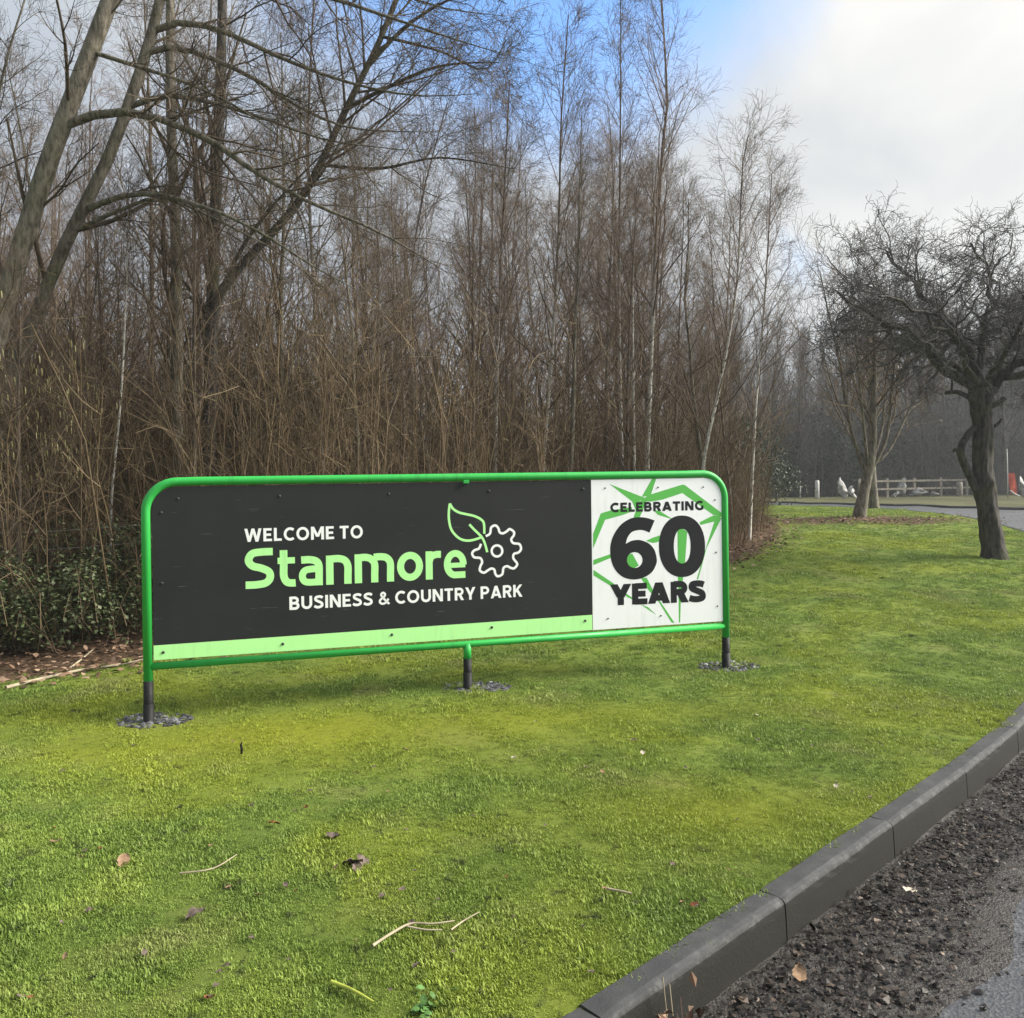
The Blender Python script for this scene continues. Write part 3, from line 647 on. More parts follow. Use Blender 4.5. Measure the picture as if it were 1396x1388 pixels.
for u, nm, cu in ((u0, 'left', .02), (um, 'middle', .07), (u1, 'right', .03)):
    parts = []; cx, cy = SO[0] + sdir[0] * (u + cu), SO[1] + sdir[1] * (u + cu) + .03
    for i in range(190):
        a = rng.uniform(0, 6.28); q = math.sqrt(rng.uniform(0, 1)); x = cx + q * .26 * math.cos(a); y = cy + q * .17 * math.sin(a)
        V, F = rock(rng.uniform(.008, .028) * (1.3 if i % 12 == 0 else 1), rng); V = V + (x, y, float(H(x, y)) + .004); parts.append((V, F))
    V, F = join(parts); prop(link('rubble', mesh_np('rubble', V, F, False), M_STONE), 'broken grey stones packed round the %s foot of the sign' % nm, 'rubble', kind='stuff')

# ------------------------------------------------------------------ trees
def interp_paths(P, Rr, idx, t):
    n = P.shape[1]; f = np.clip(t * (n - 1), 0, n - 1.0001); i = f.astype(int); u = (f - i)[:, None]
    a, b = P[idx, i], P[idx, i + 1]
    return a * (1 - u) + b * u, unit(b - a), Rr[idx, i] * (1 - u[:, 0]) + Rr[idx, i + 1] * u[:, 0]
def offshoots(rs, P, Rr, count, t0, t1, ang, length, n, wob, up, rf, rmin, asd=.15, tpow=1.0, zig=0.0, flat=0.0):
    """side branches: count per parent, length(t, parent_length) -> metres"""
    B = len(P); plen = np.linalg.norm(np.diff(P, axis=1), axis=2).sum(1)
    cnt = count(plen).astype(int) if callable(count) else np.full(B, count, int)
    idx = np.repeat(np.arange(B), cnt)
    if len(idx) == 0: return np.zeros((0, n, 3)), np.zeros((0, n))
    k = np.concatenate([np.arange(c) for c in cnt]); t = t0 + (t1 - t0) * ((k + rs.uniform(0, 1, len(k))) / cnt[idx]) ** tpow
    pos, tan, pr = interp_paths(P, Rr, idx, t)
    rnd = rs.normal(size=pos.shape); rnd[:, 2] *= (1 - flat); perp = unit(rnd - tan * (rnd * tan).sum(1, keepdims=True))
    th = (ang(t) if callable(ang) else ang) + rs.normal(0, asd, len(t))
    d = unit(tan * np.cos(th)[:, None] + perp * np.sin(th)[:, None])
    ln = length(t, plen[idx]) * rs.uniform(.6, 1.2, len(t)); step = ln / (n - 1)
    out = np.zeros((len(t), n, 3)); out[:, 0] = pos; cur = pos
    for q in range(1, n):
        cur = cur + d * step[:, None]; out[:, q] = cur
        d = unit(d + rs.normal(0, wob, d.shape) + np.array([0, 0, up]) * (1.0))
    r0 = np.clip(np.minimum(pr * rf, ln * .018 + .001), rmin, None)
    rr = r0[:, None] * np.linspace(1, .35, n)[None]; return out, np.maximum(rr, rmin * .6)
def clean(P): return P
def px_path(pts, Y, n=16):
    p = np.array([at(q[0], q[1], Y + (q[2] if len(q) > 2 else 0)) for q in pts]); c = catmull(p, 8)
    s = np.concatenate([[0], np.cumsum(np.linalg.norm(np.diff(c, axis=0), axis=1))]); t = np.linspace(0, s[-1], n)
    return np.stack([np.interp(t, s, c[:, k]) for k in range(3)], -1)
def trunk_radius(n, r0, r1, flare=.25): 
    t = np.linspace(0, 1, n); return r0 + (r1 - r0) * t ** .85 + r0 * flare * np.exp(-t * 18)
def assemble(name, label, cat, group, base, trunk_parts, crown_parts, mt, mc):
    """trunk_parts / crown_parts: lists of (V, F) in world space, moved to the tree's own origin"""
    root = prop(empty(name, base), label, cat, group); b = np.array(base)
    V, F = join(trunk_parts); link('trunk', mesh_np('trunk', V - b, F), mt, root)
    V, F = join(crown_parts); link('crown', mesh_np('crown', V - b, F), mc, root)
    return root
def twigs(rs, P, Rr, spec):
    """spec: list of dicts for successive orders; returns tube pieces"""
    out = []; cur = (P, Rr)
    for s in spec:
        s = dict(s); k = s.pop('k', 3); q = offshoots(rs, cur[0], cur[1], **s); 
        if len(q[0]) == 0: break
        out.append(tubes(*q, k)); cur = q
    return out
TW3 = dict(count=5, t0=.15, t1=1, ang=.6, length=lambda t, L_: .16 + .30 * L_ * (1 - .5 * t), n=4, wob=.16, up=.02, rf=.6, rmin=.0022)
TW4 = dict(count=3, t0=.2, t1=1, ang=.6, length=lambda t, L_: .08 + .35 * L_ * (1 - .4 * t), n=3, wob=.14, up=0.0, rf=.6, rmin=.0018)
def birch_spec(rs, L1=48, l2=7, long=3.0):
    return [dict(count=L1, t0=.20, t1=.99, ang=lambda t: .78 - .25 * t, length=lambda t, L_: .45 + long * (1 - t) ** .8 * np.minimum(1, .35 + t * 1.6), n=8, wob=.07, up=.07, rf=.45, rmin=.004, k=4),
            dict(count=l2, t0=.15, t1=1, ang=.62, length=lambda t, L_: .2 + .42 * L_ * (1 - .6 * t), n=6, wob=.12, up=.03, rf=.55, rmin=.0026),
            dict(TW3), dict(TW4)]
def straight_trunk(rs, h, r, n=16, wob=.10, lean=.03):
    d = np.array([rs.normal(0, lean), rs.normal(0, lean), 1.0]); p = [np.array([0, 0, -.15])]; st = (h + .15) / (n - 1)
    for i in range(n - 1):
        d = unit(d + np.array([*rs.normal(0, wob * .35, 2), .12])); p.append(p[-1] + d * st)
    return np.array(p)[None], trunk_radius(n, r, r * .12)[None]
def copy_tree(root, loc, rz, sc, label=None, group=None):
    c = root.copy(); COL.objects.link(c); c.location = loc; c.rotation_euler = (0, 0, rz); c.scale = sc
    if label: c['label'] = label
    if group: c['group'] = group
    for ch in root.children:
        q = ch.copy(); COL.objects.link(q); q.parent = c
    return c
def proto(kind, seed):
    rs = np.random.default_rng(seed)
    if kind == 'birch':
        P, Rr = straight_trunk(rs, 10, .062); sp_ = birch_spec(rs, 40, 6, 2.4)
        return P, Rr, twigs(rs, P, Rr, sp_), M_BARKB, M_TWIG2
    if kind == 'pole':                                       # thin dark pole-stage tree, high crown
        P, Rr = straight_trunk(rs, 10, .075, wob=.16, lean=.07); sp_ = birch_spec(rs, 34, 7, 3.2); sp_[0]['t0'] = .34; sp_[0]['wob'] = .12; sp_[1]['wob'] = .2
        return P, Rr, twigs(rs, P, Rr, sp_), M_BARK, M_TWIG
    if kind == 'broad':                                      # branching low, for the wood beyond the road
        P, Rr = straight_trunk(rs, 10, .15, wob=.2, lean=.05); sp_ = birch_spec(rs, 40, 8, 4.2); sp_[0]['t0'] = .14; sp_[0]['wob'] = .16; sp_[1]['wob'] = .22
        return P, Rr, twigs(rs, P, Rr, sp_), M_BARKD, M_TWIGG

# --- named trees along the edge of the wood
rs = np.random.default_rng(11)
def custom(name, label, paths, spec, mt, mc, limbs=(), limb_spec=None, extra_k=8, group=None, cat='tree', seed=1):
    """paths: [(pixel path, depth, r0, r1)] stems; limbs: the same for explicit branches"""
    rs = np.random.default_rng(seed); tr = []; cr = []; base = None; stems_ = []
    for pts, Y, r0, r1 in paths:
        P = px_path(pts, Y, 18)
        if base is None:
            base = np.array([P[0, 0], P[0, 1], float(H(P[0, 0], P[0, 1]))])
        if abs(P[0, 2] - H(P[0, 0], P[0, 1])) < 1.2 and P[0, 2] > H(P[0, 0], P[0, 1]) - .4: P[0, 2] = H(P[0, 0], P[0, 1]) - .15
        Rr = trunk_radius(18, r0, r1); stems_.append(P); tr.append(tubes(P[None], Rr[None], 12)); cr += twigs(rs, P[None], Rr[None], spec)
    for pts, Y, r0, r1 in limbs:
        P = px_path(pts, Y, 14); Q = np.concatenate([catmull(s_, 4) for s_ in stems_]); dd = np.hypot(Q[:, 0] - P[0, 0], Q[:, 2] - P[0, 2]) + .15 * np.abs(Q[:, 1] - P[0, 1])
        offs = Q[dd.argmin()] - P[0]; P = P + offs[None] * np.clip(1 - np.arange(14) / 7, 0, 1)[:, None]; Rr = np.linspace(r0, r1, 14); tr.append(tubes(P[None], Rr[None], extra_k)); cr += twigs(rs, P[None], Rr[None], limb_spec or spec[1:])
    return assemble(name, label, cat, group, base, tr, cr, mt, mc)
def bsp(L1, long, t0=.2, l2=6, ang=None):
    s = birch_spec(None, L1, l2, long); s[0]['t0'] = t0
    if ang: s[0]['ang'] = ang
    return s
hang = [dict(count=lambda L_: np.maximum(4, L_ * 4.2), t0=.12, t1=1, ang=.75, length=lambda t, L_: .35 + .24 * L_ * (1 - .5 * t), n=8, wob=.15, up=-.012, rf=.45, rmin=.003, k=4), dict(count=7, t0=.12, t1=1, ang=.7, length=lambda t, L_: .16 + .36 * L_ * (1 - .5 * t), n=5, wob=.14, up=0.0, rf=.6, rmin=.0026), dict(TW3, count=4), dict(TW4, count=2)]
lean_spec = bsp(6, 2.2, .45)
custom('leaning_tree', 'thick grey tree leaning right at the left edge with long arching branches', [
    ([(-75, 870), (-45, 640), (0, 440), (58, 245), (108, 110), (150, 0), (205, -150)], 8.6, .125, .075),
    ([(-62, 870), (-12, 620), (30, 480), (88, 335), (150, 210), (200, 70), (218, 0), (255, -140)], 9.0, .088, .05)],
    lean_spec, M_BARK, M_TWIGM, limbs=[
    ([(88, 165), (150, 147), (212, 155), (290, 190), (350, 235), (420, 275), (520, 318), (610, 372)], 8.5, .050, .004),
    ([(60, 252), (130, 240), (200, 248), (290, 285), (360, 320), (430, 365), (500, 402)], 8.3, .036, .003),
    ([(70, 305), (150, 278), (215, 266), (300, 302), (380, 345), (440, 390)], 8.7, .024, .005),
    ([(160, 135), (220, 122), (300, 140), (370, 165), (450, 192), (560, 205)], 8.9, .034, .003),
    ([(192, 78), (240, 70), (330, 102), (400, 142), (480, 175), (600, 180)], 9.0, .036, .003),
    ([(205, 32), (250, 22), (310, 40), (380, 75), (460, 108), (560, 130), (650, 128)], 8.9, .038, .003),
    ([(128, 72), (200, 95), (260, 115), (330, 150), (400, 200)], 8.5, .026, .005),
    ([(215, -20), (300, -40), (400, -20), (520, 20), (640, 60), (695, 75)], 8.8, .042, .003),
    ([(165, -40), (260, -70), (380, -60), (500, -25), (600, 10), (690, 22)], 9.2, .040, .003),
    ([(20, 400), (-20, 300), (0, 120), (40, -20)], 9.0, .030, .008)], limb_spec=hang, seed=3)
custom('slender_tree', 'tall slender grey trunk just right of the leaning tree', [([(243, 800), (242, 640), (240, 340), (233, 160), (232, 0), (230, -200)], 10.0, .085, .045)], bsp(20, 1.6, .25), M_BARK, M_TWIGM, seed=4)
custom('forked_tree', 'dark upright trunk splitting low into a long limb that leans right', [
    ([(280, 800), (284, 640), (290, 400), (297, 200), (302, 60), (306, -160)], 10.2, .10, .05),
    ([(284, 470), (300, 400), (345, 345), (414, 266), (475, 142), (520, 50), (570, -80)], 10.1, .060, .03)],
    bsp(20, 2.4, .3), M_BARKD, M_TWIGM, limbs=[
    ([(290, 400), (330, 330), (400, 250), (450, 200)], 10.0, .03, .008), ([(475, 142), (520, 120), (600, 90), (680, 85)], 10.0, .030, .006), ([(500, 90), (560, 30), (640, -10), (690, 5)], 10.0, .030, .006),
    ([(440, 225), (520, 230), (600, 215), (700, 230)], 10.0, .026, .005), ([(520, 50), (600, 70), (660, 95), (690, 55)], 10.1, .022, .005)], limb_spec=hang, seed=5)
custom('hazel_stool', 'low spreading stems arching right behind the top left of the sign', [
    ([(292, 790), (300, 640), (345, 590), (410, 545), (475, 490), (520, 440)], 10.6, .055, .02), ([(288, 790), (296, 640), (330, 600), (390, 575), (470, 540), (540, 515)], 10.4, .05, .018),
    ([(282, 790), (272, 640), (255, 540), (240, 420), (236, 330)], 10.6, .04, .012), ([(290, 790), (305, 620), (345, 500), (370, 400), (380, 300)], 10.8, .045, .012), ([(286, 790), (280, 630), (310, 480), (340, 380)], 11, .035, .01)],
    bsp(14, 1.5, .3), M_BARK, M_TWIG, seed=6, cat='shrub')
def wb(label, pts, Y, r0, r1, L1, long, t0, seed, m=None, ang=None):
    return custom('birch_tree', label, [(pts, Y, r0, r1)], bsp(L1, long, t0, 6, ang), m or M_BARKB2, M_TWIG2, seed=seed, group='birches along the edge of the wood')
wb('tallest birch with white stem and forked bare top above the white panel', [(881, 830), (882, 640), (889, 452), (894, 333), (905, 180), (910, 138), (902, 0), (898, -70)], 12.5, .052, .010, 44, 2.2, .30, 21)
wb('straight thin birch just left of the tallest one', [(849, 825), (848, 637), (844, 428), (846, 143), (846, -20)], 12.8, .036, .007, 40, 1.5, .32, 22)
wb('short pale birch stem between the tallest birch and its left neighbour', [(868, 820), (864, 570), (863, 395), (868, 260)], 12.2, .03, .007, 26, 1.3, .3, 23)
wb('pale birch leaning right behind the corner of the white panel', [(952, 800), (958, 640), (979, 537), (996, 447), (1006, 370), (1012, 230), (1020, 185)], 12.6, .038, .008, 40, 1.7, .3, 24)
wb('birch with drooping twigs at the right end of the wood', [(1020, 770), (1030, 560), (1040, 442), (1046, 350), (1052, 240)], 14.5, .034, .008, 40, 1.7, .22, 25)
wb('birch with a forked pointed top right of the blue sky gap', [(738, 810), (741, 632), (753, 475), (762, 300), (765, 166), (775, 20)], 12.8, .042, .008, 42, 1.9, .28, 26)
wb('birch with pale spotted stem behind the leaf emblem', [(672, 800), (675, 632), (680, 428), (688, 250), (695, 110)], 12.4, .04, .008, 44, 1.8, .26, 27)
wb('leaning thin birch behind the middle of the sign', [(600, 800), (585, 640), (560, 480), (570, 300), (610, 140)], 12.2, .036, .008, 40, 1.9, .28, 28)
wb('thin birch showing between the arching branches at upper left', [(448, 800), (440, 640), (430, 440), (420, 200), (430, -40)], 11.6, .038, .012, 34, 1.8, .3, 29)
wb('pale crooked sapling standing left of the sign frame', [(150, 790), (152, 680), (165, 540), (172, 400), (176, 240)], 9.2, .017, .006, 26, .9, .4, 30)

# --- the wood behind: copies of a few trees, each standing on its own
protos = []
for kind, seed in (('birch', 41), ('birch', 42), ('birch', 43), ('pole', 44), ('pole', 45), ('birch', 46)):
    P, Rr, cr, mt, mc = proto(kind, seed); lbl = 'slim bare birch crowded in the wood behind the sign' if kind == 'birch' else 'slim bare brown trunked tree crowded in the wood behind the sign'
    grp = 'birches crowded in the wood' if kind == 'birch' else 'brown trees crowded in the wood'
    protos.append(assemble('birch_tree' if kind == 'birch' else 'bare_tree', lbl, 'tree', grp, (0, 0, 0), [tubes(P, Rr, 10)], cr, mt, mc))
sky_px = [-400, 420, 520, 600, 690, 740, 800, 860, 920, 980, 1030, 1070, 1105, 1150, 1250]
sky_py = [150, 150, 130, 110, 90, 110, 100, 110, 130, 190, 240, 310, 400, 470, 500]
spots = []
for i in range(6000):
    Y = 8.2 + 34 * rng.uniform(0, 1) ** 1.35; X = rng.uniform(-.80, .45) * Y
    px = CX + FPX * X / Y; d = edge_dist(X, Y)[0]
    if d < .7 or px > 1130: continue
    if (px < 500 and rng.uniform() < .78) or (Y > 17 and rng.uniform() < .8): continue
    mind = .75 + .022 * Y
    if any((X - a) ** 2 + (Y - b_) ** 2 < mind ** 2 for a, b_ in spots): continue
    spots.append((X, Y))
    if len(spots) >= 92: break
used = set()
for X, Y in spots:
    px = CX + FPX * X / Y; top = np.interp(px, sky_px, sky_py) + rng.uniform(0, 190) - (260 if px < 420 and rng.uniform() < .22 else 0)
    gzv = float(H(X, Y)); hgt = min(EYE + (HORIZON - top) / FPX * Y - gzv, 17.0)
    if hgt < 2.5: continue
    k = int(rng.choice(6, p=[.17, .17, .17, .18, .17, .14])); sz = hgt / 10.2; wd_ = sz * rng.uniform(.8, 1.1) if hgt > 6 else sz * 1.25
    rz = rng.uniform(0, 6.28)
    if k not in used:
        used.add(k); r = protos[k]; r.location = (X, Y, gzv); r.rotation_euler = (0, 0, rz); r.scale = (wd_, wd_, sz)
    else: copy_tree(protos[k], (X, Y, gzv), rz, (wd_, wd_, sz))

# stuff too many to count: prototype meshes set on points by geometry nodes
def instance_stuff(name, pts, protos_, rot, scale3, extra=()):
    """pts (n,3), protos_: meshes, rot (n,), scale3 (n,3)"""
    n_ = len(pts); col_ = bpy.data.collections.new(name + '_pieces')
    for me_ in protos_: col_.objects.link(bpy.data.objects.new(name + '_piece', me_))
    me = bpy.data.meshes.new(name); me.vertices.add(n_); me.vertices.foreach_set('co', np.asarray(pts, np.float32).ravel())
    for nm, arr in (('prot', rot),) + tuple(extra):
        a = me.attributes.new(nm, 'FLOAT', 'POINT'); a.data.foreach_set('value', np.asarray(arr, np.float32))
    a = me.attributes.new('pscale', 'FLOAT_VECTOR', 'POINT'); a.data.foreach_set('vector', np.asarray(scale3, np.float32).ravel())
    o = link(name, me)
    ng = bpy.data.node_groups.new(name, 'GeometryNodeTree'); ng.interface.new_socket('Geometry', in_out='INPUT', socket_type='NodeSocketGeometry'); ng.interface.new_socket('Geometry', in_out='OUTPUT', socket_type='NodeSocketGeometry')
    gi, go = ng.nodes.new('NodeGroupInput'), ng.nodes.new('NodeGroupOutput')
    ip = ng.nodes.new('GeometryNodeInstanceOnPoints'); ci = ng.nodes.new('GeometryNodeCollectionInfo'); ci.inputs[0].default_value = col_; ci.inputs['Separate Children'].default_value = True; ci.inputs['Reset Children'].default_value = True
    def nattr(nm, dt):
        k = ng.nodes.new('GeometryNodeInputNamedAttribute'); k.data_type = dt; k.inputs[0].default_value = nm; return k.outputs[0]
    cx = ng.nodes.new('ShaderNodeCombineXYZ'); ng.links.new(nattr('prot', 'FLOAT'), cx.inputs[2]); er = ng.nodes.new('FunctionNodeEulerToRotation'); ng.links.new(cx.outputs[0], er.inputs[0])
    ng.links.new(gi.outputs[0], ip.inputs['Points']); ng.links.new(ci.outputs[0], ip.inputs['Instance']); ip.inputs['Pick Instance'].default_value = True
    ng.links.new(er.outputs[0], ip.inputs['Rotation']); ng.links.new(nattr('pscale', 'FLOAT_VECTOR'), ip.inputs['Scale']); ng.links.new(ip.outputs[0], go.inputs[0])
    o.modifiers.new(name, 'NODES').node_group = ng
    return o

# --- thicket: crowded whips and low branches under the trees
def shrub(seed, h, stems, spread):
    rs = np.random.default_rng(seed); n = 7; a = rs.uniform(0, 6.28, stems); q = np.sqrt(rs.uniform(0, 1, stems)) * .38
    d = unit(np.stack([np.cos(a) * spread * rs.uniform(.1, 1, stems), np.sin(a) * spread * rs.uniform(.1, 1, stems), np.ones(stems)], -1))
    ln = h * rs.uniform(.45, 1, stems); cur = np.stack([np.cos(a) * q, np.sin(a) * q, np.full(stems, -.1)], -1); P = [cur]
    for i in range(n - 1):
        cur = cur + d * (ln / (n - 1))[:, None]; P.append(cur); d = unit(d + rs.normal(0, .10, d.shape) + np.array([0, 0, .03]))
    P = np.stack(P, 1); r = rs.uniform(.0018, .0048, stems)[:, None] * np.linspace(1, .35, n)[None]
    out = [tubes(P, r, 4)]
    out += twigs(rs, P, r, [dict(count=6, t0=.2, t1=1, ang=.7, length=lambda t, L_: .06 + .22 * L_ * (1 - .4 * t), n=4, wob=.18, up=.05, rf=.6, rmin=.0013), dict(count=3, t0=.2, t1=1, ang=.7, length=lambda t, L_: .04 + .4 * L_, n=3, wob=.2, up=.03, rf=.6, rmin=.0010)])
    return join(out)
shr = [shrub(60 + i, 1.0, 20, .26) for i in range(4)] + [shrub(70 + i, 1.0, 20, .14) for i in range(3)]
def scatter(name, m_, places):
    me_ = []
    for V, F in shr:
        k = mesh_np('thicket_clump', V, F); k.materials.append(m_); me_.append(k)
    pl = np.array(places); return instance_stuff(name, pl[:, :3], me_, rng.uniform(0, 6.28, len(pl)), np.stack([pl[:, 4], pl[:, 4], pl[:, 3]], -1))
pl = []
while len(pl) < 380:
    Y = 7.2 + 24 * rng.uniform(0, 1) ** 1.6; X = rng.uniform(-.80, .46) * Y; d = edge_dist(X, Y)[0]; px = CX + FPX * X / Y
    if d < .35 or px > 1110 or (px < 280 and d < 1.65): continue
    lim = np.interp(px, [-300, 300, 600, 900, 1000, 1060, 1110], [3.6, 3.6, 3.2, 3.0, 2.5, 1.8, 1.4]) + .06 * Y
    s = lim * rng.uniform(.35, 1.15); tall = px < 560 and rng.uniform() < .6
    if Y < 9.5: s *= .8
    while px > 880 and edge_dist(X, Y)[0] < .5 + .30 * s: X -= .1
    pl.append((X, Y, float(H(X, Y)), s * 1.15 if tall else s, s * (.8 if tall else 1.05), int(rng.integers(4, 7)) if tall else int(rng.integers(0, 4))))
for i in range(26):                                          # dense skirt where the wood meets the lawn at right
    t = rng.uniform(0, 1); j = int(np.interp(t, [0, 1], [62, 96])); e = _E[j]; x, y = e[0] - rng.uniform(.3, 1.0), e[1] + rng.uniform(.1, .6)
    while edge_dist(x, y)[0] < .35: x -= .1
    pl.append((x, y, float(H(x, y)), rng.uniform(.8, 1.7), rng.uniform(.8, 1.4), int(rng.integers(0, 4))))
prop(scatter('thicket', M_THICK, pl), 'dense brown thicket of bare stems filling the wood behind the sign', 'thicket', kind='stuff')

# hazel with catkins at the left edge
rs = np.random.default_rng(90); hb = at(40, 860, 9.0); hb[2] = float(H(hb[0], hb[1]))
root = prop(empty('hazel_shrub', hb), 'hazel hung with pale yellow catkins at the far left of the wood', 'shrub')
V, F = shrub(91, 3.6, 26, .30); V[:, :2] *= 1.0; link('stems', mesh_np('stems', V, F), M_THICK, root)
sel = V[(V[:, 2] > 1.5)]; sel = sel[rs.integers(0, len(sel), 650)]
P = np.stack([sel, sel + np.array([0.003, 0, -.025]), sel + np.array([.004, .002, -.075])], 1); V, F = tubes(P, np.tile([[.0035, .0065, .004]], (len(P), 1)), 4)
prop(link('catkins', mesh_np('catkins', V, F), M_CATKIN, root), kind='stuff')

# leaves as folded quads
def leaf_cloud(pos, size, rs, fold=.35, flat=0.0, rnd=False):
    n = len(pos); d = unit(rs.normal(size=(n, 3)) * np.array([1, 1, 1 - flat])); r2 = rs.normal(size=(n, 3)); r2[:, 2] += flat * 6
    nrm = unit(r2 - d * (r2 * d).sum(1, keepdims=True)); s = np.cross(nrm, d); sz = size * rs.uniform(.6, 1.3, (n, 1))
    def at_(u, v, k): return pos + d * sz * u + s * sz * v * rs.uniform(.7, 1.25, (n, 1)) + nrm * sz * fold * k * rs.uniform(.3, 1.2, (n, 1))
    if rnd:
        V = np.stack([at_(-.5, 0, 0), at_(-.22, .27, .3), at_(.2, .30, .35), at_(.5, .03, .1), at_(.22, -.27, .3), at_(-.18, -.30, .35)], 1).reshape(-1, 3); i = np.arange(n) * 6
        F = np.concatenate([np.stack([i + a_, i + b_, i + c_], -1) for a_, b_, c_ in ((0, 1, 5), (1, 2, 4), (1, 4, 5), (2, 3, 4))]); return V, F
    V = np.stack([at_(-.5, 0, 0), at_(0, .32, .3), at_(.5, 0, 0), at_(0, -.32, .3)], 1).reshape(-1, 3); i = np.arange(n) * 4
    F = np.concatenate([np.stack([i, i + 1, i + 2], -1), np.stack([i, i + 2, i + 3], -1)]); return V, F
rs = np.random.default_rng(95)
def bramble(px, py, Y, rx, ry, h, n, label, seed):
    rs = np.random.default_rng(seed); b0 = at(px, py, Y); b0[2] = float(H(b0[0], b0[1])); root = prop(empty('bramble_bush', b0), label, 'bush')
    st = 46; a = rs.uniform(0, 6.28, st); ln = rs.uniform(.5, 1, st); t = np.linspace(0, 1, 8)
    X = (rs.normal(0, .25, st)[:, None] + np.cos(a)[:, None] * ln[:, None] * t) * rx; Yc = (rs.normal(0, .25, st)[:, None] + np.sin(a)[:, None] * ln[:, None] * t) * ry
    Z = h * (rs.uniform(.25, 1.25, st)[:, None] * np.sin(t * 2.7) * .95) + .02; P = np.stack([X, Yc, Z], -1)
    V, F = tubes(P, np.full((st, 8), .004), 4); link('stems', mesh_np('stems', V, F), M_THICK, root)
    i = rs.integers(0, st, n); pos = interp_paths(P, np.ones((st, 8)), i, rs.uniform(.05, 1, n))[0] + rs.normal(0, .07, (n, 3)); pos[:, 2] = np.abs(pos[:, 2]) + .02; pos += rs.normal(0, .05, (n, 3)) * np.array([1, 1, .6]); pos[:, 2] = np.abs(pos[:, 2]) + .02
    V, F = leaf_cloud(pos, .044, rs, flat=.4); prop(link('leaves', mesh_np('leaves', V, F, False), M_LEAFG, root), kind='stuff')
bramble(60, 880, 7.75, 1.0, .7, .75, 4600, 'green bramble mound at the left edge under the wire fence', 96)
bramble(160, 870, 8.3, .9, .6, 1.0, 5200, 'green bramble mound right beside the left sign post', 97)
bramble(-60, 880, 7.5, .9, .6, .7, 3000, 'green bramble mound partly cut off by the left picture edge', 98)
bramble(330, 800, 10.6, 1.2, .7, .7, 2200, 'low bramble hidden behind the charcoal panel', 99)

# evergreens standing in and behind the woods
def evergreen(x, y, h, wdt, label, seed, n=3600, size=.11, group=None):
    rs = np.random.default_rng(seed); z = float(H(x, y)); root = prop(empty('evergreen_shrub', (x, y, z)), label, 'shrub', group)
    P, Rr = straight_trunk(rs, h * .9, .05 + h * .008, 8); link('trunk', mesh_np('trunk', *tubes(P, Rr, 7)), M_BARKD, root)
    m = 26; cz = rs.uniform(.12, .95, m); ca = rs.uniform(0, 6.28, m); cq = np.sqrt(rs.uniform(.1, 1, m)) * wdt * .8 * np.sqrt(np.clip(1.1 - cz, .1, 1))
    cc = np.stack([np.cos(ca) * cq, np.sin(ca) * cq, cz * h], -1); i = rs.integers(0, m, n)
    pos = cc[i] + rs.normal(0, 1, (n, 3)) * np.array([wdt * .2, wdt * .2, h * .075]); pos[:, 2] = np.clip(pos[:, 2], .05, None)
    V, F = leaf_cloud(pos, size, rs); link('crown', mesh_np('crown', V, F, False), M_EVER, root); return root

